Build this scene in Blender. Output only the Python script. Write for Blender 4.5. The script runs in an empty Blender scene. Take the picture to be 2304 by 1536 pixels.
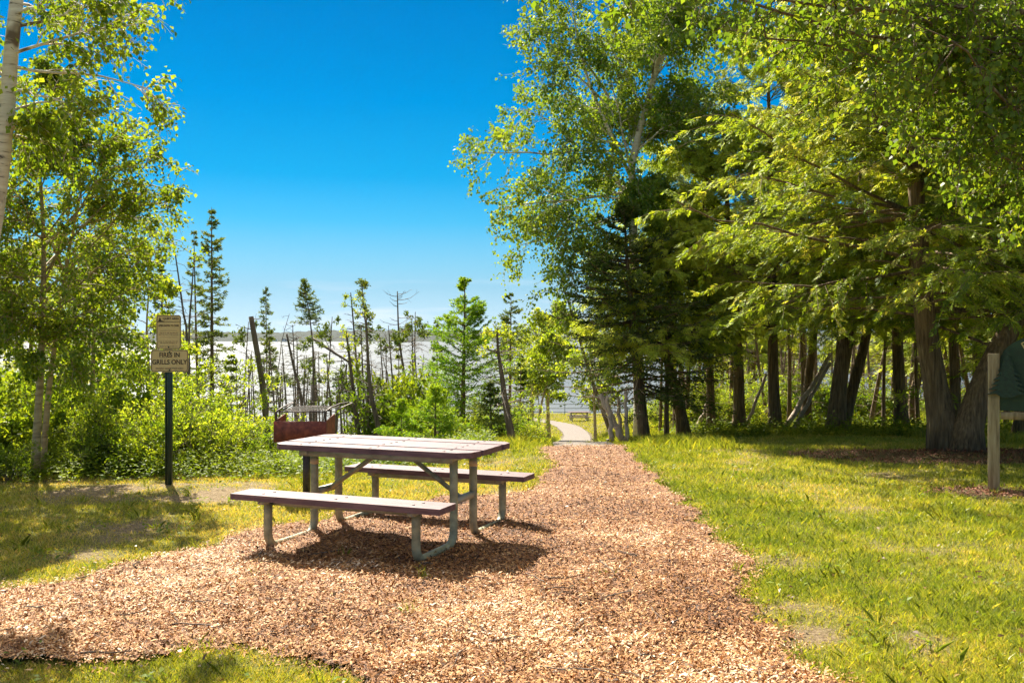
import bpy, math, random
import numpy as np
from mathutils import Vector, Matrix
R = math.radians
C = bpy.context.scene.collection
SC = bpy.context.scene
F, HZ, CH = 2100.0, 760.0, 1.661          # focal length in photo pixels, horizon row, camera height

# ------------------------------------------------------------------ camera, sky, sun
cd = bpy.data.cameras.new('camera'); cam = bpy.data.objects.new('camera', cd); C.objects.link(cam)
cam.location = (0, 0, CH); cam.rotation_euler = (R(90), 0, 0)
cd.sensor_width = 36.0; cd.lens = 36.0 * F / 2304.0
cd.shift_y = -(768 - HZ) / 2304.0
cd.clip_start = 0.05; cd.clip_end = 40000
SC.camera = cam
SUN_EL, SUN_AZ = R(43.8), math.atan2(-.408, .913)
sdir = Vector((math.sin(SUN_AZ) * math.cos(SUN_EL), math.cos(SUN_AZ) * math.cos(SUN_EL), math.sin(SUN_EL)))
W = bpy.data.worlds.new('World'); SC.world = W; W.use_nodes = True
nt = W.node_tree; bg = nt.nodes['Background']
sky = nt.nodes.new('ShaderNodeTexSky'); sky.sky_type = 'NISHITA'; sky.sun_disc = False
sky.sun_elevation = SUN_EL; sky.sun_rotation = SUN_AZ; sky.air_density = 1.0; sky.dust_density = 0.0; sky.ozone_density = 4.0
geo = nt.nodes.new('ShaderNodeTexCoord'); sx_ = nt.nodes.new('ShaderNodeSeparateXYZ'); nt.links.new(geo.outputs['Generated'], sx_.inputs[0])
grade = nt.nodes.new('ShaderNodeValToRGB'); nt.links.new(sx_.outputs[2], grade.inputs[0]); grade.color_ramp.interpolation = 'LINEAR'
GR = [(0, (.42, .54, .63)), (.0286, (.34, .50, .61)), (.076, (.19, .45, .61)), (.123, (.06, .385, .63)), (.169, (.008, .32, .64)), (.24, (.0, .27, .63)), (.34, (.0, .225, .59)), (.5, (1.2, 1.32, 1.5)), (1, (2.5, 2.35, 2.1))]  # last stops, above the view, raised as added fill light for the shadows
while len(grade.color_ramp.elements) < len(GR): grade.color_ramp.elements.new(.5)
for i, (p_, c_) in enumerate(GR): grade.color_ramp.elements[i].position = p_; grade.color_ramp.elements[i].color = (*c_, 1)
hs = nt.nodes.new('ShaderNodeHueSaturation'); hs.inputs['Saturation'].default_value = 0.1
nt.links.new(sky.outputs[0], hs.inputs['Color'])
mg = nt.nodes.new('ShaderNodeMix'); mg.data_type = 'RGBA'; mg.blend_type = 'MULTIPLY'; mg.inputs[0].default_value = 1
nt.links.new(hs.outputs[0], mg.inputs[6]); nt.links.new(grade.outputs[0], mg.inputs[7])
cmap = nt.nodes.new('ShaderNodeMapping'); cmap.inputs['Scale'].default_value = (5, 5, 42); nt.links.new(geo.outputs['Generated'], cmap.inputs[0])
cn = nt.nodes.new('ShaderNodeTexNoise'); cn.inputs['Scale'].default_value = 1.7; cn.inputs['Detail'].default_value = 5; nt.links.new(cmap.outputs[0], cn.inputs['Vector'])
cr = nt.nodes.new('ShaderNodeMapRange'); nt.links.new(cn.outputs[0], cr.inputs[0]); cr.inputs[1].default_value = .52; cr.inputs[2].default_value = .75; cr.inputs[4].default_value = .75
ch = nt.nodes.new('ShaderNodeMapRange'); nt.links.new(sx_.outputs[2], ch.inputs[0]); ch.inputs[1].default_value = .075; ch.inputs[2].default_value = .0; ch.inputs[4].default_value = 1
cmul = nt.nodes.new('ShaderNodeMath'); cmul.operation = 'MULTIPLY'; nt.links.new(cr.outputs[0], cmul.inputs[0]); nt.links.new(ch.outputs[0], cmul.inputs[1])
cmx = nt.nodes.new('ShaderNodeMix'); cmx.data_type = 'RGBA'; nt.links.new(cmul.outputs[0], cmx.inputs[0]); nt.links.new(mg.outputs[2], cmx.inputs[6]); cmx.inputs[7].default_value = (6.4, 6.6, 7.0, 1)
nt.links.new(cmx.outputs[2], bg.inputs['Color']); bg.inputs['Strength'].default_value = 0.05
sl = bpy.data.lights.new('sun', 'SUN'); sl.energy = 5.0; sl.angle = R(0.5); sl.color = (1.0, .92, .76)
so = bpy.data.objects.new('sun', sl); C.objects.link(so); so.rotation_euler = sdir.to_track_quat('Z', 'Y').to_euler()
so.location = (-5, 10, 30)
SC.view_settings.view_transform = 'Standard'; SC.view_settings.look = 'None'
SC.view_settings.exposure = 1.7; SC.view_settings.gamma = 1.0
SC.cycles.max_bounces = 7; SC.cycles.diffuse_bounces = 3; SC.cycles.glossy_bounces = 2; SC.cycles.transmission_bounces = 5
SC.cycles.transparent_max_bounces = 8; SC.cycles.volume_bounces = 0; SC.cycles.sample_clamp_indirect = 6
SC.cycles.use_adaptive_sampling = True; SC.cycles.adaptive_threshold = 0.02

# ------------------------------------------------------------------ helpers
def px(x, y, D): return ((x - 1152) / F * D, D, CH - (y - HZ) / F * D)
def hash2(i, j, s): 
    n = np.sin(i * 127.1 + j * 311.7 + s * 74.7) * 43758.5453
    return n - np.floor(n)
def vnoise(x, y, s=0):
    i = np.floor(x); j = np.floor(y); f = x - i; g_ = y - j
    f = f * f * (3 - 2 * f); g_ = g_ * g_ * (3 - 2 * g_)
    a = hash2(i, j, s); b = hash2(i + 1, j, s); c = hash2(i, j + 1, s); d = hash2(i + 1, j + 1, s)
    return a + (b - a) * f + (c - a) * g_ + (a - b - c + d) * f * g_
def fbm(x, y, s=0, o=4):
    t = 0; a = .5
    for k in range(o): t = t + a * vnoise(x * 2 ** k, y * 2 ** k, s + k); a *= .5
    return t / (1 - .5 ** o)
def sstep(a, b, x): t = np.clip((x - a) / (b - a), 0, 1); return t * t * (3 - 2 * t)

def g(X, Y):
    """ground height"""
    X = np.asarray(X, float); Y = np.asarray(Y, float)
    zr = np.interp(Y, [0, 13.5, 20, 25, 30, 50, 85, 96, 125, 160], [0, 0, -.45, -.8, -1.25, -3.3, -5.7, -6.1, -15.5, -18])
    zp = np.interp(Y, [0, 14.1, 16, 20, 25, 40, 50, 60, 85, 96, 125, 160], [0, 0, -.16, -.61, -1.18, -2.84, -3.85, -4.55, -5.7, -6.1, -15.5, -18])
    zl = np.interp(Y, [0, 10.5, 12.5, 15, 20, 30, 45, 60, 100, 160], [0, 0, -.12, -.5, -1.5, -4.0, -8.5, -13.5, -16, -18])
    xp = np.interp(Y, [0, 14, 25, 40, 60, 100], [1, 1.1, 1.7, 2.6, 4.2, 5])
    wr = sstep(xp + 1.0, xp + 4.0, X)
    wl = sstep(.2, -3.2, X)
    z = zp * (1 - wr) + zr * wr
    z = z * (1 - wl) + zl * wl
    near = sstep(3, 12, Y)
    z = z + (fbm(X * .35, Y * .35, 3) - .5) * .10 * sstep(9, 14, Y) + (fbm(X * .06, Y * .06, 9) - .5) * 1.2 * sstep(25, 50, Y) * wr * sstep(90, 70, Y)
    z = z + (fbm(X * 3, Y * 3, 40, 3) - .5) * .045 * sstep(14.5, 12.5, Y) * sstep(2, 4, Y)
    return z
def gz(x, y): return float(g(x, y))

class MB:
    def __init__(s): s.V = []; s.F = []; s.T = []; s.n = 0
    def add(s, V, Fc, tone=None):
        V = np.asarray(V, np.float32).reshape(-1, 3); Fc = np.asarray(Fc, np.int64)
        s.V.append(V); s.F.append(Fc + s.n); s.n += len(V)
        s.T.append(np.full(len(Fc), .5, np.float32) if tone is None else np.broadcast_to(np.asarray(tone, np.float32), (len(Fc),)))
    def mesh(s, name, smooth=False):
        m = bpy.data.meshes.new(name)
        if not s.V: return m
        V = np.concatenate(s.V); L = np.concatenate([f.ravel() for f in s.F])
        tot = np.concatenate([np.full(len(f), f.shape[1]) for f in s.F])
        st = np.concatenate([[0], np.cumsum(tot)[:-1]])
        m.vertices.add(len(V)); m.vertices.foreach_set('co', V.ravel())
        m.loops.add(len(L)); m.loops.foreach_set('vertex_index', L.astype(np.int32))
        m.polygons.add(len(tot)); m.polygons.foreach_set('loop_start', st.astype(np.int32)); m.polygons.foreach_set('loop_total', tot.astype(np.int32))
        if smooth: m.polygons.foreach_set('use_smooth', np.ones(len(tot), bool))
        a = m.attributes.new('tone', 'FLOAT', 'FACE'); a.data.foreach_set('value', np.concatenate(s.T).astype(np.float32))
        m.update(calc_edges=True)
        return m
    def box(s, c, d, rot=None, tone=None):
        v = np.array([[x, y, z] for z in (-.5, .5) for y in (-.5, .5) for x in (-.5, .5)]) * np.array(d)
        if rot is not None: v = v @ np.array(rot).T
        s.add(v + np.array(c), [[0, 2, 3, 1], [4, 5, 7, 6], [0, 1, 5, 4], [2, 6, 7, 3], [0, 4, 6, 2], [1, 3, 7, 5]], tone)
    def prism(s, poly, z0, z1, axis=2):
        """poly outline (x,y) extruded along z; axis=1: outline (x,z) extruded along y"""
        n = len(poly); P = np.array(poly, float)
        a = np.c_[P, np.full(n, z0)]; b = np.c_[P, np.full(n, z1)]
        if axis == 1: a = a[:, [0, 2, 1]]; b = b[:, [0, 2, 1]]
        V = np.r_[a, b]
        s.add(V, [[i, (i + 1) % n, n + (i + 1) % n, n + i] for i in range(n)])
        s.add(V, [list(range(n))[::-1]]); s.add(V, [list(range(n, 2 * n))])
    def tube(s, P, r, k=8, cap=True, tone=None):
        P = np.asarray(P, float)[None]; r = np.broadcast_to(np.asarray(r, float), (P.shape[1],))[None]
        s.tubes(P, r, k, tone=tone)
        if cap:
            n = P.shape[1]; base = s.n - n * k
            for rng_, rv in ((range(k), True), (range((n - 1) * k, n * k), False)):
                f = list(rng_); f = f[::-1] if rv else f
                s.F.append(np.array([f]) + base); s.T.append(np.array([.5], np.float32))
    def tubes(s, P, r, k=4, tone=None):
        """P (B,K,3) r (B,K)"""
        B, K, _ = P.shape
        T = np.gradient(P, axis=1); T /= np.linalg.norm(T, axis=2, keepdims=True) + 1e-9
        ref = np.where(np.abs(T[:, :1, 2:3]) > .9, np.array([1., 0, 0]), np.array([0, 0, 1.]))
        ref = np.broadcast_to(ref, T.shape)
        A = np.cross(T, ref); A /= np.linalg.norm(A, axis=2, keepdims=True) + 1e-9
        Bn = np.cross(T, A)
        th = np.arange(k) * 2 * np.pi / k
        V = P[:, :, None] + r[:, :, None, None] * (np.cos(th)[None, None, :, None] * A[:, :, None] + np.sin(th)[None, None, :, None] * Bn[:, :, None])
        idx = np.arange(B * K * k).reshape(B, K, k)
        a = idx[:, :-1]; b = idx[:, 1:]
        Fc = np.stack([a, np.roll(a, -1, 2), np.roll(b, -1, 2), b], -1).reshape(-1, 4)
        s.add(V, Fc, tone)
    def leaves(s, P, D, N, L, Wd, tone, bend=.12, shape=.42, six=False):
        """rhombus leaves: P base, D direction, N normal, L length, Wd width"""
        D = D / (np.linalg.norm(D, axis=1, keepdims=True) + 1e-9)
        S = np.cross(D, N); S /= np.linalg.norm(S, axis=1, keepdims=True) + 1e-9
        U = np.cross(S, D)
        L = np.broadcast_to(L, len(P))[:, None]; Wd = np.broadcast_to(Wd, len(P))[:, None]
        n = len(P)
        if six:
            a = P + D * L * .28 + U * Wd * bend; c = P + D * L * .66 + U * Wd * bend * .6
            V = np.stack([P, a + S * Wd * .5, c + S * Wd * .36, P + D * L - U * Wd * bend, c - S * Wd * .36, a - S * Wd * .5], 1)
            s.add(V.reshape(-1, 3), np.arange(6 * n).reshape(n, 6), tone); return
        m = P + D * L * shape + U * Wd * bend
        V = np.stack([P, m + S * Wd * .5, P + D * L - U * Wd * bend, m - S * Wd * .5], 1)
        s.add(V.reshape(-1, 3), np.arange(4 * n).reshape(n, 4), tone)

def link(name, data, mat=None, parent=None, **kw):
    o = bpy.data.objects.new(name, data); C.objects.link(o)
    if mat is not None and data is not None and not data.materials: data.materials.append(mat)
    if parent is not None: o.parent = parent
    return o
def tag(o, label=None, cat=None, group=None, kind=None):
    if label: o['label'] = label
    if cat: o['category'] = cat
    if group: o['group'] = group
    if kind: o['kind'] = kind
    return o
def thing(name, label, cat, loc=(0, 0, 0), rz=0, group=None, sc=1.0):
    o = bpy.data.objects.new(name, None); C.objects.link(o); o.location = loc; o.rotation_euler = (0, 0, rz)
    o.scale = (sc, sc, sc) if not hasattr(sc, '__len__') else sc
    o.empty_display_size = .2
    return tag(o, label, cat, group)
def dup(src, loc, rz=0, sc=1.0, label=None, cat=None, group=None, rx=0, ry=0):
    r = src.copy(); C.objects.link(r); r.location = loc; r.rotation_euler = (rx, ry, rz)
    r.scale = (sc, sc, sc) if not hasattr(sc, '__len__') else sc
    for k in ('label', 'category', 'group'):
        if k in r: del r[k]
    tag(r, label, cat or src.get('category'), group)
    for ch in src.children:
        c = ch.copy(); C.objects.link(c); c.parent = r
        for gch in ch.children:
            d = gch.copy(); C.objects.link(d); d.parent = c
    return r

# ------------------------------------------------------------------ materials
def mat(name):
    m = bpy.data.materials.new(name); m.use_nodes = True; n = m.node_tree; n.nodes.clear()
    out = n.nodes.new('ShaderNodeOutputMaterial'); return m, n, out
def N(n, t, **kw):
    x = n.nodes.new('ShaderNode' + t)
    for k, v in kw.items():
        if k in x.inputs: x.inputs[k].default_value = v
        else: setattr(x, k, v)
    return x
def ramp(n, src, stops):
    r = n.nodes.new('ShaderNodeValToRGB'); e = r.color_ramp.elements
    while len(e) < len(stops): e.new(.5)
    for i, (p, c) in enumerate(stops): e[i].position = p; e[i].color = (*c, 1)
    n.links.new(src, r.inputs[0]); return r.outputs[0]
def mix(n, fac, a, b, mode='MIX'):
    m = n.nodes.new('ShaderNodeMix'); m.data_type = 'RGBA'; m.blend_type = mode
    for s, v in ((m.inputs[0], fac), (m.inputs[6], a), (m.inputs[7], b)):
        if isinstance(v, (int, float)): s.default_value = v
        elif isinstance(v, tuple): s.default_value = (*v, 1)
        else: n.links.new(v, s)
    return m.outputs[2]
def leafmat(name, stops, trans=(1.5, 1.7, .6), tw=.45, gloss=.06, rough=.42):
    m, n, out = mat(name)
    at = N(n, 'Attribute', attribute_name='tone')
    oi = N(n, 'ObjectInfo')
    col = ramp(n, at.outputs['Fac'], stops)
    d = N(n, 'BsdfDiffuse'); t = N(n, 'BsdfTranslucent'); gl = N(n, 'BsdfGlossy', Roughness=rough)
    n.links.new(col, d.inputs[0])
    tc = mix(n, 1.0, col, trans, 'MULTIPLY'); n.links.new(tc, t.inputs[0])
    mx = N(n, 'MixShader'); mx.inputs[0].default_value = tw
    n.links.new(d.outputs[0], mx.inputs[1]); n.links.new(t.outputs[0], mx.inputs[2])
    m2 = N(n, 'MixShader'); m2.inputs[0].default_value = gloss
    n.links.new(mx.outputs[0], m2.inputs[1]); n.links.new(gl.outputs[0], m2.inputs[2])
    n.links.new(m2.outputs[0], out.inputs[0]); return m
def solid(name, stops, scale=8, rough=.6, bump=0, stretch=(1, 1, 1), metal=0, detail=4, bscale=None, spec=.5):
    m, n, out = mat(name)
    tc = N(n, 'TexCoord'); mp = N(n, 'Mapping'); mp.inputs['Scale'].default_value = stretch
    n.links.new(tc.outputs['Object'], mp.inputs[0])
    ns = N(n, 'TexNoise', Scale=scale, Detail=detail, Roughness=.6); n.links.new(mp.outputs[0], ns.inputs['Vector'])
    col = ramp(n, ns.outputs[0], stops)
    p = N(n, 'BsdfPrincipled', Roughness=rough, Metallic=metal); p.inputs['Specular IOR Level'].default_value = spec
    n.links.new(col, p.inputs['Base Color'])
    if bump:
        b = N(n, 'Bump', Strength=1.0, Distance=bump)
        if bscale:
            n2 = N(n, 'TexNoise', Scale=bscale, Detail=5); n.links.new(mp.outputs[0], n2.inputs['Vector']); n.links.new(n2.outputs[0], b.inputs['Height'])
        else: n.links.new(ns.outputs[0], b.inputs['Height'])
        n.links.new(b.outputs[0], p.inputs['Normal'])
    n.links.new(p.outputs[0], out.inputs[0]); return m

M = {}
M['birch_leaf'] = leafmat('birch_leaf', [(0, (0.066, 0.121, 0.013)), (.5, (0.147, 0.216, 0.020)), (1, (0.249, 0.284, 0.029))], trans=(1.9, 1.75, .5), tw=.5, gloss=0.02)
M['aspen_leaf'] = leafmat('aspen_leaf', [(0, (0.070, 0.158, 0.029)), (.5, (0.154, 0.241, 0.034)), (1, (0.261, 0.324, 0.042))], trans=(1.7, 1.5, .4), tw=.45, gloss=.02)
M['near_leaf'] = leafmat('near_leaf', [(0, (0.065, 0.110, 0.017)), (.6, (0.116, 0.175, 0.024)), (1, (0.220, 0.239, 0.032))], trans=(1.8, 1.8, .45), tw=.5, gloss=0.02)
M['cedar'] = leafmat('cedar_foliage', [(0, (0.093, 0.158, 0.019)), (.5, (0.237, 0.315, 0.032)), (.85, (0.367, 0.426, 0.049)), (1, (0.446, 0.409, 0.096))], trans=(1.5, 1.4, .4), tw=0.5, gloss=0.02, rough=.5)
M['cedar_back'] = leafmat('cedar_back_foliage', [(0, (0.175, 0.259, 0.028)), (.5, (0.386, 0.461, 0.048)), (1, (0.597, 0.608, 0.088))], trans=(1.6, 1.5, .5), tw=.4, gloss=0.02, rough=.5)  # brighter copy of cedar: lifts crowns seen from their shaded side by colour
M['spruce'] = leafmat('spruce_needles', [(0, (0.061, 0.103, 0.024)), (.6, (0.138, 0.198, 0.034)), (1, (0.293, 0.309, 0.043))], trans=(1.4, 1.3, .5), tw=.3, gloss=0.02, rough=.5)
M['dark_spruce'] = leafmat('dark_spruce_needles', [(0, (.03, .055, .014)), (.6, (.07, .105, .022)), (1, (.15, .175, .03))], trans=(1.3, 1.3, .5), tw=.25, gloss=.02, rough=.5)
M['larch'] = leafmat('larch_needles', [(0, (0.091, 0.204, 0.021)), (.6, (0.218, 0.340, 0.026)), (1, (0.383, 0.460, 0.035))], trans=(1.5, 1.5, .5), tw=.35, gloss=0.02, rough=.5)
M['shrub'] = leafmat('shrub_leaf', [(0, (0.102, 0.175, 0.019)), (.5, (0.218, 0.291, 0.026)), (1, (0.393, 0.408, 0.066))], trans=(1.6, 1.5, .5), tw=0.58, gloss=0.02)
M['weed'] = leafmat('weed_leaf', [(0, (0.064, 0.121, 0.013)), (.5, (0.139, 0.202, 0.019)), (1, (0.234, 0.273, 0.031))], trans=(1.6, 1.5, .4), tw=.45, gloss=0.02, rough=.5)
M['grass'] = leafmat('grass_blade', [(0, (0.116, 0.171, 0.018)), (.35, (0.280, 0.326, 0.028)), (.7, (0.476, 0.434, 0.051)), (1, (0.690, 0.496, 0.188))], trans=(1.5, 1.4, .6), tw=.35, gloss=.05, rough=.4)
M['bark'] = solid('bark', [(.3, (0.054, 0.033, 0.019)), (.55, (0.169, 0.110, 0.065)), (.75, (0.303, 0.209, 0.131))], scale=9, rough=.9, bump=.02, stretch=(3, 3, .35))
M['cedar_bark'] = solid('cedar_bark', [(.3, (0.056, 0.034, 0.016)), (.5, (0.168, 0.107, 0.055)), (.72, (0.302, 0.204, 0.109))], scale=10, rough=.9, bump=.035, stretch=(3.2, 3.2, .22), detail=6)
M['dead_bark'] = solid('dead_bark', [(.3, (.06, .045, .035)), (.6, (.16, .12, .09)), (.8, (.27, .22, .18))], scale=12, rough=.9, bump=.01, stretch=(2, 2, .3))
M['grey_wood'] = solid('grey_wood', [(.3, (0.255, 0.189, 0.144)), (.6, (0.482, 0.378, 0.301)), (.8, (0.638, 0.527, 0.445))], scale=10, rough=.85, bump=.008, stretch=(3, 3, .3))
def birchbark():
    m, n, out = mat('birch_bark')
    tc = N(n, 'TexCoord'); mp = N(n, 'Mapping'); mp.inputs['Scale'].default_value = (2, 2, 14); n.links.new(tc.outputs['Object'], mp.inputs[0])
    ns = N(n, 'TexNoise', Scale=1.6, Detail=4, Roughness=.7); n.links.new(mp.outputs[0], ns.inputs['Vector'])
    c1 = ramp(n, ns.outputs[0], [(.34, (.05, .035, .025)), (.42, (.50, .42, .33)), (.7, (.68, .62, .53))])
    n2 = N(n, 'TexNoise', Scale=3.0, Detail=3); n.links.new(tc.outputs['Object'], n2.inputs['Vector'])
    f = ramp(n, n2.outputs[0], [(.6, (0, 0, 0)), (.68, (1, 1, 1))])
    c = mix(n, f, c1, (.12, .08, .05))
    p = N(n, 'BsdfPrincipled', Roughness=.7); n.links.new(c, p.inputs['Base Color']); n.links.new(p.outputs[0], out.inputs[0]); return m
M['birch_bark'] = birchbark()
M['sapling_bark'] = solid('sapling_bark', [(.3, (.16, .11, .06)), (.5, (.34, .25, .13)), (.7, (.45, .35, .2))], scale=5, rough=.7, bump=.004, stretch=(1, 1, 5))

# ------------------------------------------------------------------ plant generator
def unit(v): return v / (np.linalg.norm(v, axis=-1, keepdims=True) + 1e-9)
def limbs(rng, P0, D0, L, K=6, droop=0., wig=.08, lift=0.):
    t = np.linspace(0, 1, K)[None, :, None]; L = np.broadcast_to(L, len(P0))[:, None, None]
    P = P0[:, None] + D0[:, None] * L * t
    P = P + np.array([0, 0, -1.]) * droop * L * t ** 2 + np.array([0, 0, 1.]) * lift * L * t ** 3
    nz = rng.normal(0, 1, (len(P0), K, 3)).cumsum(1); nz -= nz[:, :1]
    return P + nz * wig * L / K
def sub(rng, P, Lp, n, t0, t1, ang, Lr, flat=0., K=5, taper=.6, **kw):
    """n children on each parent path"""
    B, Kp, _ = P.shape
    t = rng.uniform(t0, t1, (B, n)); x = t * (Kp - 1); i = np.minimum(x.astype(int), Kp - 2); f = (x - i)[..., None]
    b = np.arange(B)[:, None]
    a = P[b, i]; c = P[b, i + 1]; base = a + (c - a) * f; T = unit(c - a)
    side = rng.normal(0, 1, (B, n, 3))
    if flat:
        up = np.array([0, 0, 1.]); s = unit(np.cross(T, up)); s = s * np.sign(rng.uniform(-1, 1, (B, n, 1)))
        side = s + side * (1 - flat) * .6
    side = unit(side - T * (side * T).sum(-1, keepdims=True))
    an = ang * rng.uniform(.7, 1.3, (B, n, 1))
    D = T * np.cos(an) + side * np.sin(an)
    L = np.broadcast_to(np.asarray(Lp), (B,))[:, None] * Lr * (1 - taper * t) * rng.uniform(.7, 1.2, (B, n))
    L = L.reshape(-1)
    return limbs(rng, base.reshape(-1, 3), D.reshape(-1, 3), L, K, **kw), L
def along(rng, P, n, t0=.1, t1=1.):
    B, Kp, _ = P.shape
    t = rng.uniform(t0, t1, (B, n)); x = t * (Kp - 1); i = np.minimum(x.astype(int), Kp - 2); f = (x - i)[..., None]
    b = np.arange(B)[:, None]; a = P[b, i]; c = P[b, i + 1]
    return (a + (c - a) * f).reshape(-1, 3), unit(c - a).reshape(-1, 3)
def rad(P, r0, r1=.3): 
    K = P.shape[1]; r0 = np.broadcast_to(r0, len(P))[:, None]
    return r0 * (1 + (r1 - 1) * np.linspace(0, 1, K)[None])
def path_at(P, t):
    P = np.asarray(P, float); x = np.asarray(t) * (len(P) - 1); i = np.minimum(x.astype(int), len(P) - 2); f = (x - i)[:, None]
    return P[i] + (P[i + 1] - P[i]) * f
def smooth_path(pts, n=14):
    pts = np.array(pts, float); ds = np.r_[0, np.cumsum(np.linalg.norm(np.diff(pts, axis=0), axis=1))]; t = np.interp(np.linspace(0, ds[-1], n), ds, np.arange(len(pts)))
    i = np.minimum(t.astype(int), len(pts) - 2); f = (t - i)[:, None]
    p0 = pts[np.maximum(i - 1, 0)]; p1 = pts[i]; p2 = pts[i + 1]; p3 = pts[np.minimum(i + 2, len(pts) - 1)]
    return .5 * ((2 * p1) + (-p0 + p2) * f + (2 * p0 - 5 * p1 + 4 * p2 - p3) * f ** 2 + (-p0 + 3 * p1 - 3 * p2 + p3) * f ** 3)
def tone_of(rng, P, n, s=0, cl=.5, fr=1.6):
    q = P if P.ndim == 2 else P
    c = fbm(q[:, 0] * fr + q[:, 2] * .7, q[:, 1] * fr + q[:, 2] * fr, s, 2)
    return np.clip(.5 + (c - .5) * 1.3 * cl + rng.normal(0, .22, n), 0, 1)

def broadleaf(seed, trunk, r0, t_lo=.25, n_l=26, spread=2.2, nb=7, ntw=5, nlf=9, leaf=.055, elev=.6, droop=.15, prof=None, extra=None, r1=.15, wide=.8, hang=.6, az=None, cap=9, rl=.022, zmin=-9):
    """returns (trunk MB, crown MB)"""
    rng = np.random.default_rng(seed)
    tb, cb = MB(), MB()
    P = smooth_path(trunk, 18); k = len(P)
    rr = r0 * (1 + (r1 - 1) * np.linspace(0, 1, k) ** .9); rr[0] *= 1.35; rr[1] *= 1.1
    tb.tube(P, rr, 12)
    t = np.sort(rng.uniform(t_lo, .99, n_l)); base = path_at(P, t)
    a = rng.uniform(0, 2 * np.pi, n_l) if az is None else rng.uniform(az[0], az[1], n_l)
    pr = (np.sin(np.pi * np.clip((t - t_lo) / (1 - t_lo), 0, 1) ** .7) * .75 + .3) if prof is None else prof((t - t_lo) / (1 - t_lo))
    el = elev + rng.normal(0, .2, n_l) + .5 * (t - t_lo)
    D = np.c_[np.cos(a) * np.cos(el), np.sin(a) * np.cos(el), np.sin(el)]
    L = spread * pr * rng.uniform(.75, 1.15, n_l)
    A = limbs(rng, base, D, L, 7, droop=droop, wig=.12)
    if extra is not None:
        for (bp, tip) in extra:
            bp = np.array(bp, float); tip = np.array(tip, float); d = tip - bp
            A = np.concatenate([A, limbs(rng, bp[None], unit(d)[None], np.linalg.norm(d), 7, droop=.0, wig=.1)]); L = np.r_[L, np.linalg.norm(d)]
    tb.tubes(A, rad(A, np.clip(r0 * .32 * L / L.max(), .010, rl), .25), 6)
    Bp, LB = sub(rng, A, np.minimum(L, cap), nb, .2, 1., wide, .5, droop=droop, wig=.12, taper=.35)
    Bk = Bp[:, :, 2].mean(1) > zmin; Bp, LB = Bp[Bk], LB[Bk]
    tb.tubes(Bp, rad(Bp, .006, .3), 4)
    Tp, LT = sub(rng, Bp, LB, ntw, .15, 1., .8, .55, droop=droop * 1.6, wig=.15, taper=.3, K=4)
    Tk = Tp[:, :, 2].mean(1) > zmin; Tp = Tp[Tk]
    tb.tubes(Tp, rad(Tp, .0035, .5), 3)
    p, d = along(rng, Tp, nlf, .1, 1.05)
    p2, d2 = along(rng, Bp, nlf, .3, 1.0)
    p = np.r_[p, p2]; d = np.r_[d, d2]
    n = len(p); p = p + rng.normal(0, leaf * .7, (n, 3))
    dd = d * .5 + rng.normal(0, .7, (n, 3)) + np.array([0, 0, -hang])
    nn = rng.normal(0, 1, (n, 3)) + np.array([0, 0, .7])
    sz = leaf * rng.uniform(.6, 1.25, n)
    cb.leaves(p, unit(dd), nn, sz * 1.15, sz * .9, tone_of(rng, p, n, seed), bend=.1, six=leaf > .05)
    return tb, cb

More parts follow.
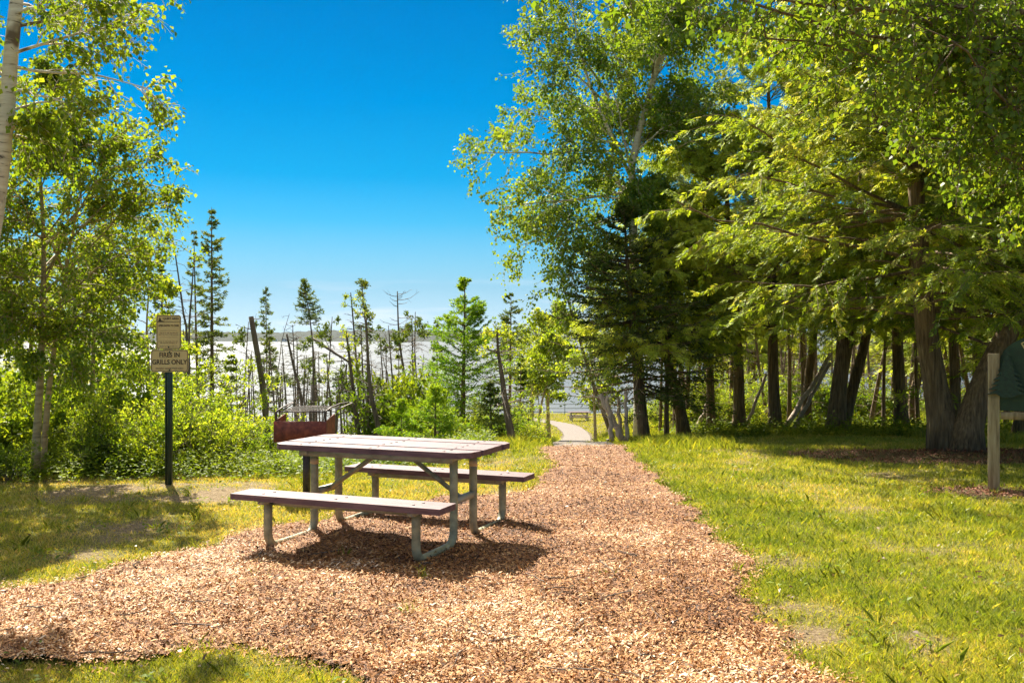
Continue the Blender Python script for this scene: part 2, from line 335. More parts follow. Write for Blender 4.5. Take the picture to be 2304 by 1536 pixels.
def cedar(seed, trunk, r0, t_lo=.15, n_l=46, spread=2.3, nb=14, nfr=10, fr=.21, prof=None, elev=-.05, r1=.12, bare=True, zmin=-9, lw=.019):
    rng = np.random.default_rng(seed); tb, cb = MB(), MB()
    P = smooth_path(trunk, 20); k = len(P); q = np.linspace(0, 1, k)
    rr = r0 * (1 + (r1 - 1) * q ** .9); rr[0] *= 1.45; rr[1] *= 1.15
    tb.tube(P, rr, 14)
    t = np.sort(rng.uniform(t_lo, .985, n_l)); base = path_at(P, t)
    a = rng.uniform(0, 2 * np.pi, n_l)
    u = (t - t_lo) / (1 - t_lo)
    pr = (1 - u) ** .75 * 1.0 + .16 if prof is None else prof(u)
    el = elev + rng.normal(0, .18, n_l) + .5 * u
    D = np.c_[np.cos(a) * np.cos(el), np.sin(a) * np.cos(el), np.sin(el)]
    L = spread * pr * rng.uniform(.75, 1.15, n_l)
    A = limbs(rng, base, D, L, 7, droop=.22, wig=.10, lift=.15)
    Ak = A[:, 4:, 2].min(1) > zmin + .3; A, L = A[Ak], L[Ak]
    tb.tubes(A, rad(A, np.maximum(.012, r0 * .16 * L / L.max()), .3), 5)
    Bp, LB = sub(rng, A, L, nb, .25, 1.02, .8, .42, flat=.6, droop=.3, wig=.1, taper=.35)
    Bk = Bp[:, -1, 2] > zmin + rng.normal(0, .12, len(Bp)); Bp = Bp[Bk]
    tb.tubes(Bp, rad(Bp, .006, .4), 3)
    if bare:                                   # dead grey twigs under the crown
        nd = 7; td = rng.uniform(.3 * t_lo, t_lo * 1.6, nd); ad = rng.uniform(0, 2 * np.pi, nd)
        Dd = np.c_[np.cos(ad), np.sin(ad), rng.normal(0, .25, nd)]
        Ad = limbs(rng, path_at(P, np.clip(td, 0, 1)), unit(Dd), rng.uniform(.3, .8, nd), 6, droop=.25, wig=.2); tb.tubes(Ad, rad(Ad, .007, .3), 3)
        Bd, _ = sub(rng, Ad, np.full(nd, .9), 5, .2, 1, .8, .4, wig=.2, droop=.1); tb.tubes(Bd, rad(Bd, .003, .5), 3)
    p, d = along(rng, Bp, nfr, .1, 1.05); n = len(p)
    out = unit(d * np.array([1, 1, .3]) + rng.normal(0, .35, (n, 3)))
    ax = unit(out * .75 + np.array([0, 0, -.55]) + rng.normal(0, .2, (n, 3)))     # drooping spray axis
    side = unit(np.cross(ax, np.array([0, 0, 1.]) + rng.normal(0, .35, (n, 3))))
    Lf = fr * rng.uniform(.6, 1.2, n); tn = tone_of(rng, p, n, seed, cl=.9, fr=1.2)
    for j, (tt, sg) in enumerate([(0, 1), (0, -1), (.18, 1), (.18, -1), (.36, 1), (.36, -1), (.55, 1), (.55, -1), (.7, 0)]):
        b0 = p + ax * (Lf * tt)[:, None]
        if sg: dd = unit(ax * .75 + side * sg * .65 + rng.normal(0, .12, (n, 3))); ll = Lf * (.55 - .35 * tt)
        else: dd = ax; ll = Lf * .35
        nn = np.cross(ax, side) + rng.normal(0, .35, (n, 3))
        cb.leaves(b0, dd, nn, ll, np.full(n, lw) * rng.uniform(.7, 1.3, n), np.clip(tn + rng.normal(0, .08, n), 0, 1), bend=.25, shape=.55)
    return tb, cb

def spruce(seed, H, r0, rb, z0=.1, whorls=22, per=6, lean=(0, 0), twig=10, seg=9, nl=.075, nw=.02, sparse=1., power=1.0, droop=.12, trunk=None, elev=-.05, curl=.2, dead=0):
    rng = np.random.default_rng(seed); tb, cb = MB(), MB()
    if trunk is None: trunk = [(0, 0, 0), (lean[0] * .3, lean[1] * .3, H * .33), (lean[0] * .7, lean[1] * .7, H * .66), (lean[0], lean[1], H)]
    P = smooth_path(trunk, 14); rr = r0 * (1 - .93 * np.linspace(0, 1, 14)); rr[0] *= 1.2
    tb.tube(P, rr, 8)
    n = int(whorls * per)
    t = np.repeat(np.linspace(z0, .985, whorls), per) + rng.normal(0, .006, n); u = np.clip((t - z0) / (1 - z0), 0, 1)
    base = path_at(P, np.clip(t, 0, 1)); a = rng.uniform(0, 2 * np.pi, n)
    L = rb * ((1 - u) ** power * .95 + .05) * rng.uniform(.65, 1.15, n)
    keep = rng.uniform(0, 1, n) < sparse * np.where(u > .8, .5, 1); base, a, L, u = base[keep], a[keep], L[keep], u[keep]; n = len(a)
    el = elev + .6 * u ** 2 + rng.normal(0, .1, n)
    D = np.c_[np.cos(a) * np.cos(el), np.sin(a) * np.cos(el), np.sin(el)]
    A = limbs(rng, base, D, L, 6, droop=droop, wig=.06, lift=curl)
    tb.tubes(A, rad(A, np.maximum(.004, r0 * .14), .3), 4)
    Bp, LB = sub(rng, A, L, twig, .15, 1., .85, .42, flat=.8, droop=.15, wig=.06, taper=.55, K=3)
    # needles along twigs and limbs
    for Q, m in ((Bp, seg), (A, seg * 2)):
        p, d = along(rng, Q, m, .12 if Q is A else 0, 1.05); k = len(p)
        s = rng.normal(0, 1, (k, 3)); s = unit(s - d * (s * d).sum(1, keepdims=True))
        dd = unit(d * .8 + s * .6)
        cb.leaves(p, dd, rng.normal(0, 1, (k, 3)) + np.array([0, 0, 1.]), nl * rng.uniform(.6, 1.2, k), nw * rng.uniform(.7, 1.3, k), tone_of(rng, p, k, seed, .7), bend=.05)
    if dead:
        ad = rng.uniform(0, 2 * np.pi, dead); td = rng.uniform(.05, max(z0, .3), dead)
        Ad = limbs(rng, path_at(P, td), unit(np.c_[np.cos(ad), np.sin(ad), rng.normal(-.1, .2, dead)]), rng.uniform(.25, .8, dead) * max(rb, .8), 5, droop=.3, wig=.12)
        tb.tubes(Ad, rad(Ad, .008, .3), 3)
        Bd, _ = sub(rng, Ad, np.full(dead, .8), 4, .3, 1, .6, .3, droop=.1, wig=.1); tb.tubes(Bd, rad(Bd, .004, .5), 3)
    return tb, cb

def snag(seed, trunk, r0, r1=.2, nb=30, bl=.7, t_lo=.25, t_hi=.99, droop=.25, elev=.2, tufts=0, leaf=.06, subn=3, kind='leaf'):
    """dead tree: bare trunk and twigs, sometimes a few live clumps"""
    rng = np.random.default_rng(seed); tb, cb = MB(), MB()
    P = smooth_path(trunk, 14); rr = r0 * (1 + (r1 - 1) * np.linspace(0, 1, 14)); rr[0] *= 1.2
    tb.tube(P, rr, 7)
    if nb:
        t = rng.uniform(t_lo, t_hi, nb); a = rng.uniform(0, 2 * np.pi, nb); el = elev + rng.normal(0, .25, nb)
        D = np.c_[np.cos(a) * np.cos(el), np.sin(a) * np.cos(el), np.sin(el)]
        L = bl * rng.uniform(.4, 1.15, nb) * (1.15 - .75 * t)
        A = limbs(rng, path_at(P, t), D, L, 6, droop=droop, wig=.16, lift=.1); tb.tubes(A, rad(A, np.clip(r0 * .16, .005, .012), .3), 3)
        Bp, LB = sub(rng, A, L, subn, .2, 1., .7, .4, droop=.1, wig=.15, K=4); tb.tubes(Bp, rad(Bp, .0035, .5), 3)
        if tufts:
            idx = np.where(t > np.quantile(t, 1 - min(1, tufts)))[0]
            sel = np.concatenate([np.arange(i * subn, (i + 1) * subn) for i in idx])
            p, d = along(rng, Bp[sel], 14, .1, 1.1); k = len(p); p = p + rng.normal(0, .03, (k, 3))
            cb.leaves(p, d + rng.normal(0, .6, (k, 3)), rng.normal(0, 1, (k, 3)), leaf * rng.uniform(.6, 1.2, k), leaf * .5, tone_of(rng, p, k, seed), bend=.1)
    return tb, cb

def shrub(seed, h, w, stems=22, nb=7, nlf=14, leaf=.045, lw=.4, up=.8, leaf_t=.15):
    rng = np.random.default_rng(seed); tb, cb = MB(), MB()
    a = rng.uniform(0, 2 * np.pi, stems); el = rng.uniform(.55, 1.5, stems)
    base = np.c_[rng.normal(0, w * .22, (stems, 2)), np.full(stems, -.05)]
    D = np.c_[np.cos(a) * np.cos(el), np.sin(a) * np.cos(el), np.sin(el)]
    L = h * rng.uniform(.6, 1.1, stems) * (.6 + .4 * np.sin(el))
    A = limbs(rng, base, D, L, 7, droop=.15, wig=.12); tb.tubes(A, rad(A, .010, .3), 4)
    Bp, LB = sub(rng, A, L, nb, .2, 1., .7, .45, droop=.1, wig=.14, taper=.4); tb.tubes(Bp, rad(Bp, .004, .4), 3)
    Tp, LT = sub(rng, Bp, LB, 3, .2, 1., .7, .5, droop=.1, wig=.14, K=4); tb.tubes(Tp, rad(Tp, .0025, .5), 3)
    p, d = along(rng, Tp, nlf, leaf_t, 1.05); p2, d2 = along(rng, Bp, nlf, leaf_t, 1.05)
    p = np.r_[p, p2]; d = np.r_[d, d2]; k = len(p); p = p + rng.normal(0, leaf * .5, (k, 3))
    cb.leaves(p, unit(d * .7 + rng.normal(0, .6, (k, 3)) + np.array([0, 0, .15])), rng.normal(0, .7, (k, 3)) + np.array([0, 0, .8]),
              leaf * rng.uniform(.6, 1.3, k), leaf * lw * rng.uniform(.7, 1.2, k), tone_of(rng, p, k, seed, .8), bend=.12)
    return tb, cb

def plant(name, label, cat, tc, bark, leafm, loc, rz=0, group=None, sc=1.0, crown='crown', trunk='trunk'):
    o = thing(name, label, cat, loc, rz, group, sc)
    tb, cb = tc
    link(trunk, tb.mesh(trunk, True), M[bark], o)
    if cb.V: link(crown, cb.mesh(crown), M[leafm], o)
    return o
def base_at(x, D, dz=0.): X = (x - 1152) / F * D; return (X, D, gz(X, D) - .03 + dz)
def trunkpath(x, D, pts):
    """pts: photo (x, y) points up the trunk; returned relative to the base on the ground at (x, D)"""
    b = base_at(x, D); out = [(0, 0, 0)]
    for (u, v) in pts:
        q = px(u, v, D); out.append((q[0] - b[0], 0, q[2] - b[2]))
    return b, out

# ------------------------------------------------------------------ ground
def unproj(x, y): D = CH * F / (y - HZ); return ((x - 1152) / F * D, D)
MULCH = [unproj(*p) for p in [(-700, 1385), (-300, 1345), (0, 1313), (60, 1318), (130, 1312), (200, 1300), (270, 1290), (330, 1255), (400, 1232), (500, 1209), (632, 1192), (722, 1171), (778, 1157),
    (951, 1150), (1035, 1122), (1160, 1108), (1208, 1094), (1229, 1073), (1232, 1039), (1222, 1014), (1232, 1006), (1262, 1001), (1275, 998), (1318, 998), (1330, 1001), (1385, 1004), (1402, 1008), (1440, 1035), (1470, 1080), (1500, 1110), (1545, 1150), (1610, 1200),
    (1640, 1235), (1680, 1280), (1700, 1330), (1715, 1380), (1760, 1420), (1830, 1480), (1900, 1536), (2050, 1700), (1500, 2100), (950, 1700), (800, 1536), (740, 1500), (700, 1478), (560, 1458), (480, 1455), (330, 1482), (200, 1490), (0, 1472), (-500, 1480)]]
def inside(X, Y, poly):
    X = np.asarray(X); Y = np.asarray(Y); r = np.zeros(X.shape, bool); n = len(poly)
    for i in range(n):
        x1, y1 = poly[i]; x2, y2 = poly[(i + 1) % n]
        c = ((y1 > Y) != (y2 > Y)) & (X < (x2 - x1) * (Y - y1) / (y2 - y1 + 1e-12) + x1); r ^= c
    return r
def jit(X, Y): return X + (fbm(X * 2.5, Y * 2.5, 21, 4) - .5) * .55, Y + (fbm(X * 2.5, Y * 2.5, 31, 4) - .5) * .65
RINGS = [(6.25, 13.1, 2.3, .95), (5.15, 10.0, .75, .32)]          # bark rings round the big cedar and the sign post
def in_mulch(X, Y):
    a, b = jit(X, Y); return inside(a, b, MULCH)
def in_ring(X, Y):
    a, b = jit(X, Y); r = np.zeros(np.shape(X), bool)
    for (cx, cy, rx, ry) in RINGS: r |= ((a - cx) / rx) ** 2 + ((b - cy) / ry) ** 2 < 1
    return r
def green(X, Y):
    """how lush the lawn is, 0 bare .. 1 thick"""
    X = np.asarray(X, float); Y = np.asarray(Y, float)
    p = fbm(X * .9, Y * 1.1, 5, 4) * .85 + fbm(X * 3.1, Y * 3.1, 8, 3) * .5 - .02
    for (cx, cy, r) in [(-3.35, 8.15, .32), (-4.6, 10.2, .6), (-3.0, 9.7, .4), (1.62, 5.7, .35), (1.72, 5.25, .22), (2.6, 6.4, .35), (2.0, 6.9, .3), (-3.2, 10.4, .9), (3.2, 5.0, .2), (2.15, 4.9, .2)]:
        p = p - .33 * np.exp(-((X - cx) ** 2 + (Y - cy) ** 2) / (r * r))
    return np.clip(p, 0, 1)
def xs(a, b, s): return np.arange(a, b, s)
gx = np.concatenate([[-400, -250, -160, -110], xs(-80, -30, 3.5), xs(-30, -12, .9), xs(-12, -6, .3), xs(-6, 7, .09), xs(7, 14, .35), xs(14, 32, 1.), xs(32, 90, 4), [110, 160, 250, 400]])
gy = np.concatenate([[-120, -60, -30, -12, -4, 0, 2], xs(3, 14, .09), xs(14, 30, .3), xs(30, 60, 1.), xs(60, 102, 1.5), xs(102, 170, 4), [200, 300]])
GX, GY = np.meshgrid(gx, gy); GZ = g(GX, GY)
nearlawn = sstep(13.8, 12.5, GY) * sstep(3, 4, GY)
mm_ = in_mulch(GX, GY)
mm_ = mm_ & in_mulch(GX + .16, GY) & in_mulch(GX - .16, GY) & in_mulch(GX, GY + .18) & in_mulch(GX, GY - .18)
GZ = GZ - .02 * mm_
GZ = np.where(GY > 140, -18, GZ)
nr, nc = GX.shape; ii = np.arange(nr * nc).reshape(nr, nc)
b = MB(); b.add(np.stack([GX, GY, GZ], -1).reshape(-1, 3), np.stack([ii[:-1, :-1], ii[:-1, 1:], ii[1:, 1:], ii[1:, :-1]], -1).reshape(-1, 4))
gm_ = b.mesh('ground', True)
def vattr(m, nm, v): a = m.attributes.new(nm, 'FLOAT', 'POINT'); a.data.foreach_set('value', np.asarray(v, np.float32).ravel())
vattr(gm_, 'green', green(GX, GY))
gy_wood = np.interp(GX, [-60, -6, -4, -2.2, 0, .6, 2.6, 4, 8, 30], [10, 11.2, 11.9, 12.6, 13.5, 60, 60, 19.5, 24, 26])
vattr(gm_, 'wood', np.maximum(sstep(-1.2, 1.2, GY - gy_wood + (fbm(GX, GY, 13) - .5) * 2), .8 * in_ring(GX, GY)))
m, n, out = mat('lawn_ground')
tc = N(n, 'TexCoord'); a1 = N(n, 'Attribute', attribute_name='green'); a2 = N(n, 'Attribute', attribute_name='wood')
n1 = N(n, 'TexNoise', Scale=28., Detail=6, Roughness=.75); n.links.new(tc.outputs['Object'], n1.inputs['Vector'])
n2 = N(n, 'TexNoise', Scale=5., Detail=5, Roughness=.7); n.links.new(tc.outputs['Object'], n2.inputs['Vector'])
dry = ramp(n, n1.outputs[0], [(.3, (.08, .05, .03)), (.5, (.25, .18, .10)), (.7, (.40, .32, .21))])
gre = ramp(n, n1.outputs[0], [(.3, (.06, .07, .015)), (.5, (.17, .17, .035)), (.7, (.28, .25, .07))])
ad = N(n, 'Math', operation='ADD'); n.links.new(a1.outputs['Fac'], ad.inputs[0])
sc_ = N(n, 'Math', operation='MULTIPLY_ADD'); n.links.new(n2.outputs[0], sc_.inputs[0]); sc_.inputs[1].default_value = .5; sc_.inputs[2].default_value = -.25; n.links.new(sc_.outputs[0], ad.inputs[1])
gf = ramp(n, ad.outputs[0], [(.28, (0, 0, 0)), (.55, (1, 1, 1))])
lawn = mix(n, gf, dry, gre)
wood = ramp(n, n1.outputs[0], [(.3, (.05, .035, .02)), (.5, (.15, .11, .06)), (.62, (.14, .16, .035)), (.75, (.30, .25, .15))])
col = mix(n, a2.outputs['Fac'], lawn, wood)
p = N(n, 'BsdfPrincipled', Roughness=.95); p.inputs['Specular IOR Level'].default_value = .15; n.links.new(col, p.inputs['Base Color'])
bp = N(n, 'Bump', Strength=1., Distance=.04); n.links.new(n1.outputs[0], bp.inputs['Height']); n.links.new(bp.outputs[0], p.inputs['Normal'])
n.links.new(p.outputs[0], out.inputs[0]); M['ground'] = m
tag(link('ground', gm_, m), kind='structure')

# wood chip bed
cs = .07; X_, Y_ = np.meshgrid(np.arange(-9, 4.6, cs), np.arange(2.2, 14.9, cs))
def mz(X, Y): return g(X, Y) + .006 + np.maximum(0, fbm(X * 1.5, Y * 1.5, 50, 3) - .35) * .09 * sstep(14.4, 12.5, Y) + (fbm(X * 9, Y * 9, 55, 3) - .5) * .012
cc = in_mulch(X_[:-1, :-1] + cs / 2, Y_[:-1, :-1] + cs / 2)
nr, nc = X_.shape; ii = np.arange(nr * nc).reshape(nr, nc)
q = np.stack([ii[:-1, :-1], ii[:-1, 1:], ii[1:, 1:], ii[1:, :-1]], -1)[cc]
us, inv = np.unique(q, return_inverse=True); Vm = np.stack([X_, Y_, mz(X_, Y_)], -1).reshape(-1, 3)[us]
b = MB(); b.add(Vm, inv.reshape(-1, 4)); mm = b.mesh('mulch_path', True)
m, n, out = mat('mulch')
tc = N(n, 'TexCoord'); mp = N(n, 'Mapping'); n.links.new(tc.outputs['Object'], mp.inputs[0])
dn = N(n, 'TexNoise', Scale=30., Detail=2); n.links.new(tc.outputs['Object'], dn.inputs['Vector'])
v = N(n, 'TexVoronoi', Scale=55.); v.inputs['Randomness'].default_value = 1
vm = N(n, 'VectorMath', operation='MULTIPLY_ADD'); n.links.new(dn.outputs['Color'], vm.inputs[0]); vm.inputs[1].default_value = (.06, .06, .06); n.links.new(tc.outputs['Object'], vm.inputs[2])
n.links.new(vm.outputs[0], v.inputs['Vector'])
sep = N(n, 'SeparateColor'); n.links.new(v.outputs['Color'], sep.inputs[0])
col = ramp(n, sep.outputs[0], [(0, (.04, .015, .006)), (.4, (.14, .055, .020)), (.75, (.28, .12, .045)), (1, (.42, .23, .11))])
p = N(n, 'BsdfPrincipled', Roughness=.9); n.links.new(col, p.inputs['Base Color'])
bp = N(n, 'Bump', Strength=1., Distance=.02); n.links.new(sep.outputs[1], bp.inputs['Height']); n.links.new(bp.outputs[0], p.inputs['Normal'])
n.links.new(p.outputs[0], out.inputs[0]); M['mulch'] = m
tag(link('path', mm, m), kind='structure')

# loose chips
m, n, out = mat('wood_chip')
at = N(n, 'Attribute', attribute_name='tone')
col = ramp(n, at.outputs['Fac'], [(0, (.04, .014, .004)), (.2, (.20, .074, .02)), (.5, (.42, .19, .06)), (.78, (.60, .34, .14)), (1, (.80, .60, .42))])
p = N(n, 'BsdfPrincipled', Roughness=.7); p.inputs['Specular IOR Level'].default_value = .25; n.links.new(col, p.inputs['Base Color']); n.links.new(p.outputs[0], out.inputs[0]); M['chip'] = m
m2 = m.copy(); m2.name = 'red_bark_chip'; M['redchip'] = m2
for e, c in zip([x for x in m2.node_tree.nodes if x.type == 'VALTORGB'][0].color_ramp.elements, [(.06, .02, .012), (.15, .05, .028), (.26, .10, .05), (.36, .16, .09), (.5, .28, .18)]): e.color = (*c, 1)
rng = np.random.default_rng(77)
def chips(Xc, Yc, zf, smin, smax, mt, name, lab):
    k = len(Xc); a = rng.uniform(0, 2 * np.pi, k); ti = rng.normal(0, .42, k)
    D = np.c_[np.cos(a) * np.cos(ti), np.sin(a) * np.cos(ti), np.sin(ti)]; Nn = np.c_[rng.normal(0, .38, (k, 2)), np.ones(k)]
    L = smin + (smax - smin) * rng.beta(1.0, 3.2, k); Wd = np.minimum(L * rng.uniform(.14, .5, k), .014)
    Pc = np.c_[Xc, Yc, zf + rng.uniform(0, .016, k) + L * .5 * np.maximum(0, -np.sin(ti))]
    S = unit(np.cross(D, Nn)); U = np.cross(S, D); w = Wd[:, None]; l = L[:, None]
    j = lambda: rng.uniform(.6, 1.1, (k, 1))
    V = np.stack([Pc - S * w * .5 * j(), Pc + D * l * .55 - S * w * .5 * j() + U * w * .25, Pc + D * l * j() - S * w * .3 * j(), Pc + D * l * j() + S * w * .35 * j(), Pc + D * l * .45 + S * w * .5 * j() + U * w * .2], 1)
    b = MB(); b.add(V.reshape(-1, 3), np.arange(5 * k).reshape(k, 5), np.clip(rng.beta(1.6, 1.6, k) + (fbm(Xc * .9, Yc * .9, 61) - .5) * 1.1 + (fbm(Xc * 6, Yc * 6, 63, 2) - .5) * .5, 0, 1))
    tag(link(name, b.mesh(name), mt), lab, 'wood chips', kind='stuff')
def scatter(n_, y0, y1, pw=1.0, half=.62, pad=1.0):
    """points on the ground, thinning with distance"""
    u = rng.uniform(0, 1, n_); Yc = y0 * (y1 / y0) ** (u ** pw); Xc = rng.uniform(-1, 1, n_) * (Yc * half + pad); return Xc, Yc
Xc, Yc = scatter(760000, 3.2, 15.2); k = in_mulch(Xc + rng.normal(0, .07, len(Xc)), Yc + rng.normal(0, .09, len(Xc))); Xc, Yc = Xc[k], Yc[k]
chips(Xc, Yc, mz(Xc, Yc), .012, .062, M['chip'], 'wood_chips', 'orange brown shredded wood chips lying loose over the wide path')
th = rng.uniform(0, 2 * np.pi, 9000); rr = np.sqrt(rng.uniform(0, 1, 9000)) * 1.05
Xr = np.r_[RINGS[0][0] + RINGS[0][2] * rr[:7500] * np.cos(th[:7500]), RINGS[1][0] + RINGS[1][2] * rr[7500:] * np.cos(th[7500:])]
Yr = np.r_[RINGS[0][1] + RINGS[0][3] * rr[:7500] * np.sin(th[:7500]), RINGS[1][1] + RINGS[1][3] * rr[7500:] * np.sin(th[7500:])]
chips(Xr, Yr, g(Xr, Yr) + .01, .03, .09, M['redchip'], 'bark_mulch', 'dark red bark mulch round the large cedar and the sign post')

# twigs and a few dropped leaves lying on the chips and the lawn edge
b = MB(); k = 150; Xc, Yc = scatter(k * 3, 4.2, 12); q_ = in_mulch(Xc, Yc); Xc, Yc = Xc[q_][:90], Yc[q_][:90]; k = len(Xc); a_ = rng.uniform(0, 6.28, k); Lk = rng.uniform(.06, .32, k)
tp_ = np.linspace(0, 1, 5)[None, :]; Xk = Xc[:, None] + np.cos(a_)[:, None] * Lk[:, None] * tp_ + rng.normal(0, .008, (k, 5)); Yk = Yc[:, None] + np.sin(a_)[:, None] * Lk[:, None] * tp_ + rng.normal(0, .008, (k, 5))
Pk = np.stack([Xk, Yk, mz(Xk, Yk) + .014 + rng.uniform(0, .012, (k, 5))], -1); b.tubes(Pk, rad(Pk, rng.uniform(.0025, .006, k), .6), 5)
tag(link('fallen_twigs', b.mesh('fallen_twigs', True), M['dead_bark']), 'small dry twigs scattered over the wood chips', 'twigs', kind='stuff')
b = MB(); k = 900; Xc, Yc = scatter(k, 4.0, 14)
b.leaves(np.c_[Xc, Yc, mz(Xc, Yc) + rng.uniform(.015, .04, k)], np.c_[rng.normal(0, 1, (k, 2)), rng.normal(0, .25, k)], np.c_[rng.normal(0, .4, (k, 2)), np.ones(k)], rng.uniform(.02, .045, k), rng.uniform(.012, .025, k), rng.uniform(0, 1, k), bend=.2, six=True)
M['dry_leaf'] = leafmat('dry_leaf', [(0, (.06, .03, .012)), (.5, (.14, .08, .03)), (1, (.24, .16, .06))], trans=(1.2, 1, .6), tw=.25, gloss=.04)
tag(link('fallen_leaves', b.mesh('fallen_leaves'), M['dry_leaf']), 'dry brown leaves scattered over the lawn and chips', 'leaves', kind='stuff')

# ------------------------------------------------------------------ grass
def blades(b, X, Y, h, w, tone, lean=.45, zz=None):
    k = len(X); a = rng.uniform(0, 2 * np.pi, k); ln = rng.normal(0, lean, k)
    z = g(X, Y) if zz is None else zz
    P = np.c_[X, Y, z - .01]; D = np.c_[np.cos(a) * np.sin(ln), np.sin(a) * np.sin(ln), np.cos(ln)]
    a2_ = rng.uniform(0, 2 * np.pi, k); S = np.c_[np.cos(a2_), np.sin(a2_), np.zeros(k)]
    bend = np.c_[np.cos(a), np.sin(a), np.zeros(k)] * (h * .35 * np.sign(ln))[:, None]
    h_ = h[:, None]; w_ = np.broadcast_to(w, k)[:, None]
    V = np.stack([P - S * w_ * .5, P + S * w_ * .5, P + D * h_ * .6 + S * w_ * .35, P + D * h_ + bend, P + D * h_ * .6 - S * w_ * .35], 1)
    b.add(V.reshape(-1, 3), np.arange(5 * k).reshape(k, 5), tone)
b = MB()
Xc, Yc = scatter(820000, 4.0, 24.0, pw=1.0)
gr = green(Xc, Yc); wl_ = np.interp(Xc, [-60, -6, -4, -2.2, 0, .4, 2.6, 4, 8, 30], [10, 11.2, 11.9, 12.6, 13.8, 15, 16, 19.5, 24, 26])
k = ~in_mulch(Xc + rng.normal(0, .04, len(Xc)), Yc + rng.normal(0, .06, len(Xc))) & ~in_ring(Xc, Yc) & (rng.uniform(0, 1, len(Xc)) < np.clip(gr * 2.2 - .42, .05, 1)) & (Yc < wl_ + .5) & ~((Yc > 13.6) & (np.abs(Xc - np.interp(Yc, [14, 25], [1.1, 1.7])) < .5))
Xc, Yc, gr = Xc[k], Yc[k], gr[k]
hh = (.018 + .042 * gr) * rng.uniform(.5, 1.5, len(Xc)) * np.interp(Yc, [4, 10, 24], [.9, 1.1, 1.3])
hh *= np.where(Xc > 0, 1., .75)
blades(b, Xc, Yc, hh, np.interp(Yc, [4, 10, 24], [.0036, .006, .012]), np.clip(.86 - gr * .66 + (fbm(Xc * .6, Yc * .6, 17) - .5) * .7 + (fbm(Xc * 4, Yc * 4, 19, 2) - .5) * .5 + rng.normal(0, .2, len(Xc)) + .22 * (Xc < 0), 0, 1))
# a few tufts and the grass standing in the chips at the lower left
Xt, Yt = [], []
for _ in range(420):
    u = rng.uniform(0, 1); y = 4.2 * (22 / 4.2) ** u; x = rng.uniform(-1, 1) * (y * .6)
    if in_mulch(np.array([x]), np.array([y]))[0] and rng.uniform() > .06: continue
    if y > np.interp(x, [-6, 0, .4, 4], [11, 13.5, 15, 19]): continue
    k_ = rng.integers(10, 34); Xt.append(x + rng.normal(0, .025, k_)); Yt.append(y + rng.normal(0, .025, k_))
Xt, Yt = np.concatenate(Xt), np.concatenate(Yt)
blades(b, Xt, Yt, rng.uniform(.05, .13, len(Xt)), .0055, np.clip(rng.normal(.35, .15, len(Xt)), 0, 1), lean=.55)
# verge and tall grass under the trees, round the gravel path and on the overlook
def patch(x0, x1, y0, y1, n_, h0, h1, w, tn, avoid=True, lean=.4):
    X = rng.uniform(x0, x1, n_); Y = rng.uniform(y0, y1, n_)
    if avoid:
        xc = np.interp(Y, [14, 25, 40, 52, 60, 72, 80, 90], [1.1, 1.7, 2.6, 3.6, 4.2, 4.2, 2.8, .5]); k = np.abs(X - xc) > .95; X, Y = X[k], Y[k]
    k = ~in_mulch(X, Y); X, Y = X[k], Y[k]
    blades(b, X, Y, rng.uniform(h0, h1, len(X)) * (.5 + fbm(X * 1.2, Y * 1.2, 71)), w, np.clip(rng.normal(tn, .17, len(X)), 0, 1), lean=lean)
patch(-2.2, 3.4, 13.6, 24, 26000, .06, .2, .010, .38)
patch(-.8, 5.5, 24, 50, 30000, .08, .28, .02, .35)
patch(-.5, 14, 50, 96, 40000, .05, .12, .04, .5)
patch(2.0, 3.6, 15.5, 24, 5000, .05, .22, .010, .4)
patch(3.5, 16, 19.6, 27, 60000, .05, .22, .011, .42)
patch(8.0, 18, 16, 25, 40000, .06, .25, .011, .42)
patch(4, 30, 27, 45, 40000, .15, .7, .03, .42)
tag(link('grass', b.mesh('grass'), M['grass']), 'patchy sunlit lawn grass with dry straw patches and tall blades under the trees', 'grass', kind='stuff')

# gravel path going down to the overlook
cy = np.concatenate([np.arange(14.0, 40, .5), np.arange(40, 90, 1.)])
cxp = np.interp(cy, [14, 25, 40, 52, 60, 72, 80, 86, 90], [1.1, 1.7, 2.6, 3.6, 4.2, 4.2, 2.8, 1.2, -.5])
wdt = np.interp(cy, [14, 18, 30, 90], [.5, .45, .7, .95])
cxp = np.convolve(np.pad(cxp, 4, 'edge'), np.ones(9) / 9, 'valid')
cols = np.linspace(-1, 1, 7); Xg = cxp[:, None] + cols * wdt[:, None] * (1 + .06 * np.sin(cy * 3))[:, None]; Yg = np.repeat(cy[:, None], 7, 1)
Zg = g(Xg, Yg) + np.interp(Yg, [14.2, 16], [.006, .035])
nr, nc = Xg.shape; ii = np.arange(nr * nc).reshape(nr, nc)
b = MB(); b.add(np.stack([Xg, Yg, Zg], -1).reshape(-1, 3), np.stack([ii[:-1, :-1], ii[:-1, 1:], ii[1:, 1:], ii[1:, :-1]], -1).reshape(-1, 4))
M['gravel'] = solid('gravel', [(.3, (0.134, 0.112, 0.096)), (.5, (0.205, 0.175, 0.153)), (.7, (0.260, 0.234, 0.215))], scale=24, rough=.9, bump=.02, detail=6, spec=0.1)
tag(link('footpath', b.mesh('footpath', True), M['gravel']), kind='structure')

